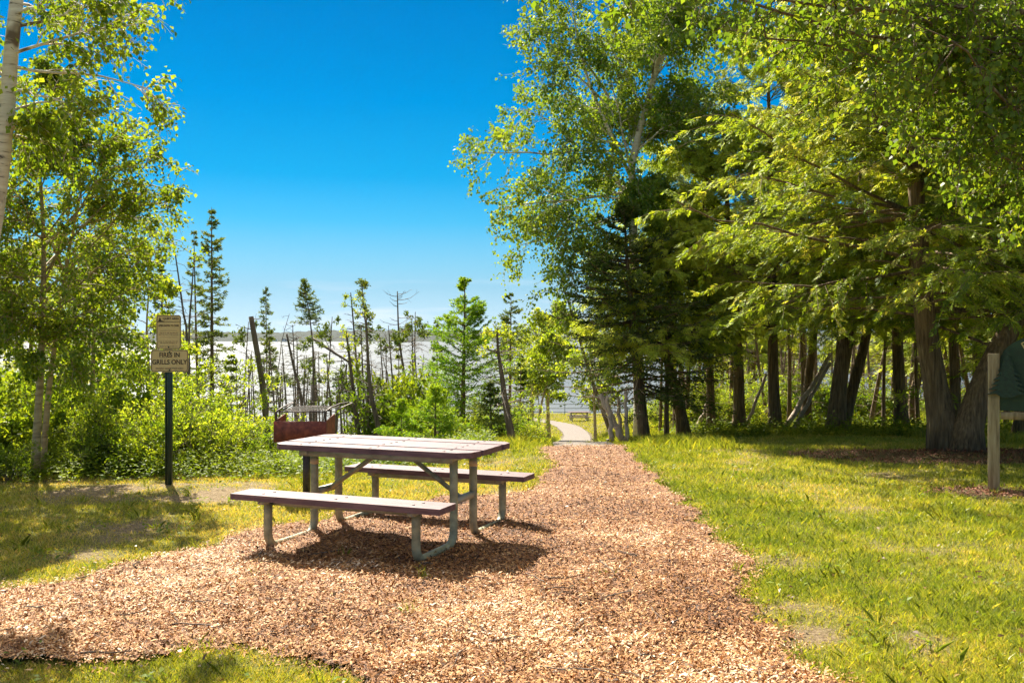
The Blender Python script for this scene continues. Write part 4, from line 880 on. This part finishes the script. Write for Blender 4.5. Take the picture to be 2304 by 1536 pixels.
spr(1170, 26, 800, 1172, .05, .6, 'short yellowish spruce under the open topped spruce', 40, z0=.05, whorls=16, per=5, twig=6, seg=6, nl=.1, nw=.03)
spr(905, 17.5, 905, 903, .03, .9, 'low bushy young larch behind the middle of the table top', 43, name='larch_tree', m='larch', z0=.05, whorls=14, per=6, twig=9, seg=8, nl=.07, nw=.018, elev=.2, curl=.15)
spr(978, 16.8, 872, 980, .035, 1.0, 'bushy young larch in front and left of the tall bright larch', 44, name='larch_tree', m='larch', z0=.05, whorls=15, per=6, twig=10, seg=8, nl=.07, nw=.018, elev=.2, curl=.15)
spr(1105, 18.5, 862, 1104, .035, .95, 'dark young fir at the right foot of the tall bright larch', 45, name='fir_tree', z0=.05, whorls=15, per=6, twig=10, seg=8, nl=.07, nw=.018)
spr(898, 26, 770, 897, .05, .5, 'small round topped cedar behind the far end of the table', 41, m='cedar', z0=.1, whorls=18, per=6, twig=6, seg=6, nl=.09, nw=.035)
spr(520, 23, 800, 520, .05, .9, 'drooping yellow green spruce between sign post and grill', 42, m='cedar', z0=.1, whorls=16, per=5, twig=7, seg=6, nl=.11, nw=.03, dead=10)

def dead(x, D, pts, r0, lab, seed, name='dead_tree', leafm='cedar', group=None, **kw):
    b, tr = trunkpath(x, D, pts)
    return plant(name, lab, 'tree', snag(seed, tr, r0, **kw), 'dead_bark', leafm, b, group=group, crown='foliage')
dead(608, 15.5, [(603, 991), (590, 860), (575, 770), (565, 712)], .058, 'broken off bare pole leaning left beside the grill', 51, r1=.75, nb=5, bl=.8, t_lo=.6, droop=.1)
dead(686, 26, [(680, 916), (662, 830), (645, 751)], .07, 'dead trunk leaning left with short stubs, right behind the grill grate', 52, r1=.4, nb=26, bl=.7)
dead(618, 30, [(623, 874), (628, 820), (634, 765), (644, 730), (651, 706)], .035, 'thin crooked dead stem curving right between the tufted spruces', 53, nb=18, bl=.9, elev=.6)
dead(748, 25, [(744, 916), (738, 850), (735, 798)], .06, 'leafless stem with forked twiggy top behind the grill handle', 54, nb=26, bl=.75, elev=.5, tufts=.25)
dead(808, 20, [(806, 983), (795, 880), (787, 810), (779, 745)], .085, 'thick dead trunk with a pointed top, left one of the close row beyond the table', 55, nb=40, bl=.9, tufts=.12)
dead(824, 23, [(820, 983), (806, 870), (798, 760), (789, 658)], .06, 'tall thin dead tree reaching the sky left of the leafy tipped one', 56, nb=46, bl=.8, t_lo=.35, tufts=.15)
dead(829, 24.5, [(827, 983), (828, 880), (826, 780), (820, 700), (813, 634)], .06, 'tall dying tree with dark leaf clumps round its upper stem', 57, nb=46, bl=.75, t_lo=.5, tufts=.7, leaf=.075, leafm='spruce', elev=.7)
dead(858, 19, [(855, 983), (835, 885), (828, 800), (824, 715)], .075, 'dead trunk bending right at the foot beneath the leaf clumped tree', 58, nb=24, bl=.7, t_lo=.4)
dead(916, 24, [(912, 880), (903, 800), (897, 748), (894, 655)], .065, 'tall dead conifer with downswept bare branches alone against the lake', 59, nb=60, bl=1.25, t_lo=.3, droop=-.25, elev=-.1)
dead(882, 27, [(876, 877), (865, 820), (855, 765)], .04, 'thin dead pole leaning left beside the downswept dead conifer', 60, nb=14, bl=.6)
dead(1160, 17, [(1152, 985), (1137, 905), (1130, 850), (1121, 790), (1118, 738)], .085, 'crooked half dead cedar leaning at the left verge of the gravel path', 61, r1=.15, nb=40, bl=.95, t_lo=.35, tufts=.35, leaf=.07)
dead(1385, 24, [(1330, 850), (1306, 770), (1290, 715), (1262, 632)], .07, 'bare leaning dead top poking out left of the dark spruce', 62, nb=24, bl=.7)
dead(413, 22, [(421, 780), (412, 700), (400, 610), (388, 530)], .055, 'tall bare grey stem leaning left behind the upper notice plate', 63, nb=40, bl=.8, t_lo=.5)
dead(432, 20, [(425, 780), (432, 650), (436, 585)], .05, 'upright grey stem just right of the upper notice plate', 64, nb=16, bl=.6)
b, tr = trunkpath(560, 15, [(610, 1000)]); 
# fallen and leaning logs
def log(p1, p2, r, lab, seed, cat='log', name='fallen_log', m='grey_wood'):
    rg_ = np.random.default_rng(seed); A = Vector(px(*p1)); B = Vector(px(*p2)); d = B - A
    o = thing(name, lab, cat, A); b = MB(); n_ = 8
    P = [tuple(d * (k / n_) + Vector(rg_.normal(0, r * .25, 3))) for k in range(n_ + 1)]
    b.tube(P, np.linspace(r, r * .7, n_ + 1), 9); link('stem', b.mesh('stem', True), M[m], o)
    k = 7; bp_ = path_at(P, rg_.uniform(.3, 1, k)); D_ = unit(rg_.normal(0, 1, (k, 3)) + np.array([0, 0, .5])); A_ = limbs(rg_, bp_, D_, .5, 5, wig=.2)
    b = MB(); b.tubes(A_, rad(A_, .010, .3), 3); link('twigs', b.mesh('twigs'), M[m], o)
log((448, 962, 14.2), (520, 1000, 13.4), .055, 'grey fallen log sloping down to the right between sign post and grill', 1)
log((705, 762, 22), (790, 818, 21.5), .035, 'thin dead trunk fallen aslant among the standing dead trees', 2, m='dead_bark')
log((757, 912, 21), (780, 822, 21.5), .03, 'short dead stem leaning right beside the thick dead trunk', 3, m='dead_bark')
log((395, 1012, 12.5), (445, 1028, 12.6), .025, 'short pinkish stick lying in the weeds right of the sign post', 4)

# nameless thin dead poles and cedars on the bluff
rng = np.random.default_rng(404)
pole = [snag(500 + i, [(0, 0, 0), (.15 * (i - 1), 0, 2.2), (.3 * (i - 1), .1, 4.6)], .045, nb=50, bl=.85, t_lo=.05, tufts=[0, .0, .18][i], leaf=.08) for i in range(3)]
src = []
for i in range(3):
    src.append(plant('dead_sapling', 'thin dead sapling on the bluff between the tall dead trunks', 'tree', pole[i], 'dead_bark', 'spruce', (0, 0, 0), group='thin dead saplings on the bluff', crown='foliage'))
spots = [(560, 21, 800), (628, 24, 815), (640, 30, 830), (668, 23, 880), (700, 34, 790), (728, 22, 830), (752, 30, 800), (768, 18.5, 850), (786, 30, 880), (842, 28, 860), (868, 33, 850), (880, 22, 900), (930, 30, 860), (655, 19, 890), (718, 19, 900), (545, 28, 790), (1195, 42, 880), (1215, 44, 850), (1095, 38, 830), (1190, 34, 900), (735, 36, 870), (612, 38, 860), (695, 27, 850), (775, 25, 830), (820, 34, 840), (850, 24, 890), (585, 24, 870), (535, 19, 870)]
for _k in range(48): _x = rng.uniform(530, 980); spots.append((_x, rng.uniform(18, 40), rng.choice([rng.uniform(700, 800), rng.uniform(790, 920)])))
for i, (x, D, yt) in enumerate(spots):
    b = base_at(x, D); H = CH - (yt - HZ) * D / F - b[2]; s_ = max(.25, H / 4.6)
    if i < 3: o = src[i]; o.location = b; o.rotation_euler = (0, 0, rng.uniform(0, 6.28)); o.scale = (s_ ** .6, s_ ** .6, s_)
    else: dup(src[i % 3], b, rng.uniform(0, 6.28), (s_ ** .6, s_ ** .6, s_), 'thin dead sapling on the bluff between the tall dead trunks', 'tree', 'thin dead saplings on the bluff')

# shrubs: a dense band left of and behind the table
sh = [plant('shrub', 'bright leafy shrub at the wood edge', 'shrub', shrub(600, 1.7, 1.4, stems=26, nb=8, nlf=13, leaf=.055, lw=.42), 'dead_bark', 'shrub', (0, 0, 0), crown='leaves', trunk='stems'),
      plant('shrub', 'bright leafy shrub at the wood edge', 'shrub', shrub(601, 1.5, 1.5, stems=22, nb=8, nlf=12, leaf=.075, lw=.6), 'dead_bark', 'birch_leaf', (0, 0, 0), crown='leaves', trunk='stems'),
      plant('shrub', 'bright leafy shrub at the wood edge', 'shrub', shrub(602, 1.2, 1.3, stems=24, nb=7, nlf=12, leaf=.06, lw=.5), 'dead_bark', 'weed', (0, 0, 0), crown='leaves', trunk='stems')]
SH = [  # x, depth, top y, kind, label
 (5, 10.9, 985, 2, 'low bright shrub at the left edge under the white birch'), (40, 13.4, 850, 1, 'round leaved shrub behind the twin birch stems'), (190, 12.1, 930, 0, 'narrow leaved shrub right of the twin birch stems'),
 (205, 13.6, 840, 0, 'tall narrow leaved shrub in the second row right of the twin stems'), (250, 11.8, 940, 2, 'low green shrub midway between twin stems and sign post'), (290, 13, 800, 0, 'tall yellow green shrub left of the sign post'),
 (335, 11.9, 960, 1, 'low round leaved shrub hugging the left of the sign post'), (420, 12.6, 850, 0, 'yellow green willow shrub right behind the sign post'), (455, 13.6, 845, 0, 'yellow green willow shrub right of the sign post, the largest there'),
 (385, 14.5, 800, 0, 'shrub filling the gap behind the sign post'), (110, 14.5, 780, 1, 'dark leafed tall shrub far behind the twin stems'), (-60, 12.4, 820, 1, 'broad shrub cut by the left edge of the photo'),
 (530, 15.5, 935, 0, 'sparse shrub before the yellow green spruce'), (560, 14, 955, 2, 'low weedy shrub left of the grill'), (880, 17.5, 955, 0, 'low green shrub behind the middle of the table top'),
 (925, 20.5, 815, 2, 'tall bright shrub left of the larch'), (1010, 17.5, 935, 2, 'shrub at the left foot of the larch'),
 (1090, 19, 925, 0, 'shrub at the right foot of the larch'), (1130, 24, 880, 0, 'yellowish shrub behind the crooked cedar'), (1040, 16.5, 975, 2, 'low ferny shrub before the larch trunk'),
 (840, 22, 920, 0, 'low shrub among the feet of the dead trees'), (760, 23, 960, 0, 'yellow green shrub right behind the grill handle'), (640, 18, 960, 0, 'scraggly shrub hidden partly by the grill'),
 (700, 21, 950, 0, 'thin shrub above the grill grate'), (590, 21, 920, 0, 'thin shrub left above the grill'), ]
for i, (x, D, yt, kd, lab) in enumerate(SH):
    b = base_at(x, D); H = CH - (yt - HZ) * D / F - b[2]; s_ = max(.3, H / (1.55, 1.4, 1.1)[kd]); sw_ = min(s_, 1.25 + .25 * s_)
    s3 = (sw_, sw_, s_)
    if i in (3, 1, 0): pass
    dup(sh[kd], b, rng.uniform(0, 6.28), s3, lab, 'shrub')
dy_i = {}
bluff = []
for i in range(34):                                    # anonymous growth on the falling bluff
    x = rng.uniform(-300, 1130); D = rng.uniform(18, 42); b = base_at(x, D)
    if b[0] > -1.2 and D < 30: continue
    if x > 400 and D < 33: continue
    s_ = rng.uniform(1.2, 2.4) if x < 520 else rng.uniform(1.2, 2.0)
    dup(sh[i % 2 if x < 520 else 0], b, rng.uniform(0, 6.28), s_, 'shrub in the tangled growth on the slope down to the lake', 'shrub', 'shrubs on the slope down to the lake')

# big woods mass at far left behind the birches
cb_ = [plant('cedar_tree', 'x', 'tree', cedar(700 + i, [(0, 0, 0), (.2 * i, 0, 3), (.1, .2, 6.2), (0, .2, 9)], .15, t_lo=[.18, .3][i], n_l=60, spread=1.9, nb=8, nfr=5, fr=.34, lw=.03), 'cedar_bark', 'cedar_back', (0, 0, 0)) for i in range(2)]
cb2 = [plant('cedar_tree', 'x', 'tree', cedar(710 + i, [(0, 0, 0), (.2 * i, 0, 3), (.1, .2, 6.2), (0, .2, 9.5)], .13, t_lo=.42, n_l=44, spread=1.6, nb=9, nfr=6, fr=.3, lw=.03, zmin=3.2), 'cedar_bark', 'cedar_back', (0, 0, 0)) for i in range(2)]
BK = [(-320, 22, 250), (-120, 26, 400), (60, 30, 520), (180, 34, 600), (420, 36, 740)]
for i, (x, D, yt) in enumerate(BK):
    b = base_at(x, D); s_ = (CH - (yt - HZ) * D / F - b[2]) / 9
    dup(cb_[i % 2], b, rng.uniform(0, 6.28), (min(s_, 1.2), min(s_, 1.2), s_), 'cedar in the dim wood behind the left birches', 'tree', 'cedars behind the left birches')

# ------------------------------------------------------------------ right side
# aspen with the white forked trunk
Da = 21.5
b0, tr = trunkpath(1442, Da, [(1440, 900), (1432, 760), (1425, 560), (1424, 470), (1420, 385), (1440, 290), (1465, 200), (1485, 110), (1500, 0), (1510, -160), (1520, -330)])
ta = lambda x, y, D=Da: (px(x, y, D)[0] - b0[0], (D - Da), px(x, y, D)[2] - b0[2])
ex = [(ta(1420, 390), ta(1350, 110)), (ta(1420, 400), ta(1290, -60, 21)), (ta(1400, 340), ta(1080, 345, 21)), (ta(1400, 330), ta(1150, 240, 22.5)), (ta(1425, 430), ta(1110, 470, 21)), (ta(1425, 470), ta(1170, 560, 21.5)), (ta(1425, 520), ta(1250, 640, 20.5)), (ta(1380, 260), ta(1190, 60, 21)),
      (ta(1370, 220), ta(1180, -60, 22)), (ta(1425, 450), ta(1180, 420, 22)), (ta(1425, 540), ta(1290, 560, 21)), (ta(1440, 300), ta(1540, 180, 21)), (ta(1424, 480), ta(1330, 330, 20.5)), (ta(1424, 440), ta(1260, 300, 20.8)), (ta(1470, 180), ta(1560, 20, 21)), (ta(1425, 500), ta(1230, 500, 21.5)), (ta(1450, 260), ta(1350, 40, 21)), (ta(1400, 330), ta(1250, 180, 20.6))]
plant('aspen_tree', 'tall aspen with pale forked trunk reaching over the dark spruce', 'tree', broadleaf(81, tr, .15, t_lo=.36, n_l=30, spread=2.3, nb=17, ntw=8, nlf=10, leaf=.066, extra=ex, elev=.55, droop=.2, wide=.85, cap=2.6, rl=.05), 'birch_bark', 'aspen_leaf', b0)
# dark spruce with low boughs
b, tr = trunkpath(1452, 19.8, [(1437, 870), (1425, 740), (1412, 600), (1408, 540), (1405, 470)])
plant('spruce_tree', 'dark spruce with low spreading boughs at the right edge of the path', 'tree', spruce(82, 7, .14, 2.25, trunk=tr, z0=.22, whorls=26, per=7, twig=15, seg=10, nl=.10, nw=.026, power=.7, elev=-.12, droop=.14, curl=.22), 'bark', 'dark_spruce', b)

def ced(x, D, pts, r0, lab, seed, sp=2.1, nl_=50, t_lo=.25, fr=.23, name='cedar_tree', m='cedar', nb=13, nfr=8, **kw):
    b, tr = trunkpath(x, D, pts); return plant(name, lab, 'tree', cedar(seed, tr, r0, t_lo=t_lo, n_l=nl_, spread=sp, nb=nb, fr=fr, nfr=nfr, **{'zmin': 2.05, **kw}), 'cedar_bark', m, b)
ced(2128, 14, [(2118, 940), (2102, 850), (2084, 740), (2072, 600), (2060, 400), (2050, 150), (2040, -50), (2035, -330)], .20, 'thick ridged cedar trunk leaning left from the twin base in red bark', 91, sp=3.5, nl_=140, t_lo=.155, nb=20, fr=.16, nfr=14, zmin=1.5)
ced(2172, 13.8, [(2182, 945), (2208, 870), (2242, 795), (2282, 720), (2310, 630), (2330, 400), (2345, 150), (2350, -100)], .20, 'thick ridged cedar trunk leaning right from the twin base in red bark', 92, sp=3.1, nl_=105, t_lo=.17, nb=19, fr=.16, nfr=14, zmin=1.5)
ced(1745, 22, [(1740, 850), (1738, 700), (1735, 500), (1730, 250), (1725, 60)], .15, 'straight cedar trunk left of the pair of leaning grey poles', 93, sp=3.3, nl_=90, m='cedar_back')
ced(1663, 22.5, [(1662, 850), (1655, 700), (1640, 520), (1632, 380), (1625, 260)], .155, 'dark cedar trunk with a pale scar low down, third from the path', 94, sp=3.3, nl_=84, m='cedar_back')
ced(1600, 23, [(1598, 850), (1592, 700), (1592, 520), (1590, 350), (1588, 230)], .11, 'slim straight cedar trunk second right of the dark spruce', 95, sp=2.7, nl_=84, m='cedar_back')
ced(1540, 21, [(1530, 920), (1512, 860), (1500, 760), (1520, 600), (1530, 480)], .155, 'mossy cedar trunk bent left just behind the dark spruce', 96, sp=1.7, nl_=44, m='cedar_back')
ced(1880, 21, [(1890, 850), (1910, 740), (1935, 600), (1940, 350), (1950, 60)], .20, 'stout cedar trunk leaning right, front one of the crossing pair', 97, sp=3.4, nl_=95)
ced(1892, 21.6, [(1925, 850), (1948, 760), (1975, 600), (1990, 350), (1995, 80)], .14, 'thinner cedar trunk leaning right behind the stout one', 98, sp=2.3, nl_=54)
ced(1812, 24, [(1818, 860), (1830, 760), (1838, 560), (1845, 300), (1850, 100)], .13, 'brown cedar trunk between the two leaning grey poles', 99, sp=2.7, nl_=84, m='cedar_back')
ced(2150, 19.5, [(2148, 820), (2140, 700), (2130, 450), (2120, 200)], .13, 'slim dark trunk seen in the fork of the thick twin cedars', 100, sp=2.3, nl_=54)
ced(2062, 24, [(2055, 900), (2075, 800), (2090, 650), (2100, 350)], .14, 'pale barked trunk leaning right behind the thick left cedar', 101, sp=2.2, nl_=50)
ced(1720, 13.5, [(1720, 700)], .02, 'slender young cedar shoot', 102, sp=.4, nl_=4) if False else None
# low sunlit boughs: younger cedars in front of the trunk row
ced(1500, 20.3, [(1500, 900), (1505, 760), (1510, 620), (1510, 500)], .06, 'young cedar with drooping boughs in front of the bent mossy trunk', 103, sp=1.9, nl_=70, t_lo=.35, zmin=1.5, m='cedar_back')
ced(1960, 17, [(1970, 800), (1965, 560), (1950, 300), (1945, 120)], .14, 'mid sized cedar with yellow green drooping sprays left of the thick twin cedar', 104, sp=2.6, nl_=70, t_lo=.34) if False else None
# leaning grey poles and small posts
def pole_(p1, p2, r, lab, seed): log(p1, p2, r, lab, seed, cat='pole', name='leaning_pole')
pole_((1765, 966, 22.5), (1872, 795, 24), .07, 'long grey dead pole leaning right, upper one of the crossed pair', 11)
pole_((1785, 966, 22), (1868, 815, 22.5), .055, 'short grey dead pole leaning right beneath the long one', 12)
pole_((1680, 955, 23), (1725, 840, 23), .045, 'thin grey pole leaning against the straight cedar trunk', 13)
pole_((1405, 992, 18.8), (1350, 888, 19), .075, 'bare grey stem leaning left beside the path', 14)
pole_((1378, 994, 18.5), (1366, 890, 18.6), .05, 'upright bare stem at the path edge next to the black box', 15)
pole_((1411, 995, 18.4), (1408, 880, 18.4), .045, 'straight pale stem right of the left leaning one', 16)
pole_((1398, 975, 20.5), (1390, 890, 20.5), .05, 'brownish stem between the two pale stems by the path', 17)
pole_((1570, 965, 24), (1600, 880, 24.5), .06, 'short stub leaning right beside the bent mossy trunk', 18)
# deeper wood
for i in range(34):
    D = rng.uniform(44, 66); x = rng.uniform(1430, 2700)
    if x < 1560: x += 160
    b = base_at(x, D); s_ = rng.uniform(.85, 1.25)
    dup(cb2[i % 2], b, rng.uniform(0, 6.28), (s_, s_, s_ * rng.uniform(.9, 1.15)), 'cedar standing deep in the wood behind the front row of trunks', 'tree', 'cedars deep in the right hand wood')
for i in range(7):                                   # wood continuing past the right edge of the lawn
    x, y = [(11, 14.5), (12.5, 17.5), (10.4, 19), (13.5, 12), (15, 15), (9.4, 22.5), (12, 24)][i]
    dup(cb_[i % 2], (x, y, gz(x, y)), rng.uniform(0, 6.28), 1.1, 'cedar standing beside the township board beyond the lawn', 'tree', 'cedars right of the lawn')
tp = [snag(720 + i, [(0, 0, 0), (.1 * i, 0, 2.5), (.25 * (i - 1), .1, 6)], .07, nb=46, bl=1.1, t_lo=.08, tufts=[0, .35][i], leaf=.12) for i in range(2)]
ts = [plant('bare_tree', 'x', 'tree', tp[i], 'bark', 'cedar_back', (0, 0, 0), crown='foliage') for i in range(2)]
for i in range(54):
    D = rng.uniform(23, 44); x = rng.uniform(1470, 2450); b = base_at(x, D)
    dup(ts[i % 2], b, rng.uniform(0, 6.28), rng.uniform(.8, 1.25), 'thin bare trunk with dead twigs standing in the wood behind the front trunks', 'tree', 'thin trunks in the wood', rx=rng.normal(0, .06), ry=rng.normal(0, .09))
for i in range(56):
    D = rng.uniform(27, 48); x = rng.uniform(1440, 2500); b = base_at(x, D); s_ = rng.uniform(.55, 1.5)
    dup(sh[[0, 2, 0][i % 3]], b, rng.uniform(0, 6.28), (s_ * 1.1, s_ * 1.1, s_), 'sunlit shrub in the undergrowth of the right hand wood', 'shrub', 'shrubs under the right hand wood')
for o in sh + cb_ + ts:                              # the prototypes themselves become members of the last groups
    pass
def place(o, x, D, s_, lab, cat, grp):
    o.location = base_at(x, D); o.scale = (s_, s_, s_); o['label'] = lab; o['category'] = cat; o['group'] = grp
place(sh[0], 1600, 27, 1.3, 'sunlit shrub in the undergrowth of the right hand wood', 'shrub', 'shrubs under the right hand wood')
place(sh[2], 1850, 28, 1.5, 'sunlit shrub in the undergrowth of the right hand wood', 'shrub', 'shrubs under the right hand wood')
place(sh[1], 60, 20, 1.9, 'shrub in the tangled growth on the slope down to the lake', 'shrub', 'shrubs on the slope down to the lake')
place(cb2[0], 1700, 46, 1., 'cedar standing deep in the wood behind the front row of trunks', 'tree', 'cedars deep in the right hand wood')
place(cb2[1], 2010, 48, 1.1, 'cedar standing deep in the wood behind the front row of trunks', 'tree', 'cedars deep in the right hand wood')
place(cb_[0], -400, 26, 1., 'cedar in the dim wood behind the left birches', 'tree', 'cedars behind the left birches')
place(cb_[1], -520, 22, 1., 'cedar in the dim wood behind the left birches', 'tree', 'cedars behind the left birches')
place(ts[0], 1775, 26, 1., 'thin bare trunk with dead twigs standing in the wood behind the front trunks', 'tree', 'thin trunks in the wood')
place(ts[1], 1640, 27, 1., 'thin bare trunk with dead twigs standing in the wood behind the front trunks', 'tree', 'thin trunks in the wood')

# young aspens by the overlook
def asp(x, D, pts, r0, lab, seed, sp, leaf=.11, **kw):
    b, tr = trunkpath(x, D, pts); plant('young_aspen', lab, 'tree', broadleaf(seed, tr, r0, t_lo=kw.pop('t_lo', .3), n_l=24, spread=sp, nb=8, ntw=4, nlf=6, leaf=leaf, **kw), 'sapling_bark', 'shrub', b)
asp(1194, 46, [(1200, 860), (1212, 780), (1225, 720)], .13, 'young aspen with slanting stem on the left of the overlook path', 111, 1.9)
asp(1235, 48, [(1232, 860), (1240, 770), (1262, 700)], .12, 'young aspen with the highest crown beside the overlook path', 112, 1.9)
asp(1205, 44, [(1220, 900), (1235, 850), (1250, 770)], .08, 'thin forked young aspen before the overlook railing', 113, 1.5, t_lo=.5)
asp(1340, 40, [(1335, 860), (1325, 780), (1320, 740)], .08, 'pale young aspen half hidden by the dark spruce', 114, 1.4)

# near birch whose branches hang into the top right
Dn = 6.6
b0 = (4.6, 7.4, gz(4.6, 7.4)); 
tr = [(0, 0, 0), (-.05, 0, 2), (-.2, -.1, 4), (-.35, -.1, 6), (-.4, 0, 8.4)]
tn_ = lambda x, y, D: (px(x, y, D)[0] - b0[0], D - b0[1], px(x, y, D)[2] - b0[2])
ex = [((-.2, 0, 3.9), tn_(1310, 20, 5.6)), ((-.2, 0, 4.1), tn_(1400, -60, 6.2)), ((-.2, 0, 3.9), tn_(1600, -20, 5.6)), ((-.2, 0, 3.6), tn_(1720, 60, 6.2)), ((-.15, 0, 3.3), tn_(1900, 180, 6.4)), ((-.15, 0, 3.0), tn_(2050, 260, 6.6)), ((-.12, 0, 2.7), tn_(2190, 340, 6.8)),
      ((-.2, 0, 3.8), tn_(1850, -30, 6.4)), ((-.1, 0, 2.5), tn_(2260, 430, 7.2)), ((-.2, 0, 3.9), tn_(2000, 30, 5.9)), ((-.2, 0, 3.2), tn_(2150, 130, 5.8)), ((-.2, 0, 4.), tn_(2150, -20, 6.6)), ((-.2, 0, 3.4), tn_(1800, 60, 7.)), ((-.2, 0, 3.5), tn_(2200, 60, 6.2))]
plant('birch_tree', 'birch just outside the right edge whose large leaves hang into the top right', 'tree', broadleaf(121, tr, .13, t_lo=.38, n_l=34, spread=1.7, nb=14, ntw=7, nlf=9, leaf=.043, extra=ex, elev=.45, droop=.12, hang=.9, cap=1.25, rl=.02, zmin=2.3), 'bark', 'near_leaf', b0)

# ------------------------------------------------------------------ undergrowth: broad leaved weeds along the bluff edge
rng = np.random.default_rng(808)
b = MB()
def weeds(n_, x0, x1, y0, y1, h0, h1, leaf, cond=None):
    X = rng.uniform(x0, x1, n_); Y = rng.uniform(y0, y1, n_)
    if cond is not None: k = cond(X, Y); X, Y = X[k], Y[k]
    k_ = 9; m_ = len(X); h = rng.uniform(h0, h1, m_) * (.5 + fbm(X * 1.5, Y * 1.5, 91))
    Xr = np.repeat(X, k_); Yr = np.repeat(Y, k_); hr = np.repeat(h, k_); f = np.tile(np.linspace(.15, 1, k_), m_)
    a = rng.uniform(0, 6.28, len(Xr)); sp_ = rng.normal(0, .05, (len(Xr), 2))
    P = np.c_[Xr + sp_[:, 0], Yr + sp_[:, 1], g(Xr, Yr) + hr * f]
    D = np.c_[np.cos(a), np.sin(a), rng.normal(.25, .35, len(a))]
    lf = leaf * rng.uniform(.6, 1.3, len(a))
    b.leaves(P, D, np.c_[rng.normal(0, .35, (len(a), 2)), np.ones(len(a))], lf, lf * .5, np.clip(np.repeat(fbm(X, Y, 95), k_) * .8 + rng.normal(.1, .15, len(a)), 0, 1), bend=.15)
edge = lambda X: np.interp(X, [-60, -6, -4, -2.2, 0, 1.], [10.2, 11.0, 11.5, 12.1, 13.0, 14.2])
weeds(14000, -9, -.3, 10, 15.5, .05, .30, .055, lambda X, Y: (Y > edge(X) + rng.normal(0, .35, len(X))))
weeds(9000, -14, -4.2, 14.5, 24, .15, .55, .12)
weeds(1500, -4.2, -.5, 14.5, 24, .1, .3, .07)
weeds(2600, 4, 16, 19, 26, .1, .4, .08)
weeds(260, -4, 5, 4.2, 12, .02, .07, .045, lambda X, Y: ~in_mulch(X, Y))
tag(link('undergrowth', b.mesh('undergrowth'), M['weed']), 'low broad leaved weeds along the edge of the bluff and wood', 'undergrowth', kind='stuff')

# ------------------------------------------------------------------ haze
hm, hn, ho = mat('haze')
v = N(hn, 'VolumePrincipled'); v.inputs['Color'].default_value = (.55, .76, 1, 1); v.inputs['Density'].default_value = .000005; v.inputs['Anisotropy'].default_value = .3
hn.links.new(v.outputs[0], ho.inputs['Volume'])
b = MB(); b.box((0, 4400, 43), (13000, 9400, 126)); hz = link('haze', b.mesh('haze'), hm)
tag(hz, 'thin pale blue summer haze over the lake', 'haze', kind='stuff')
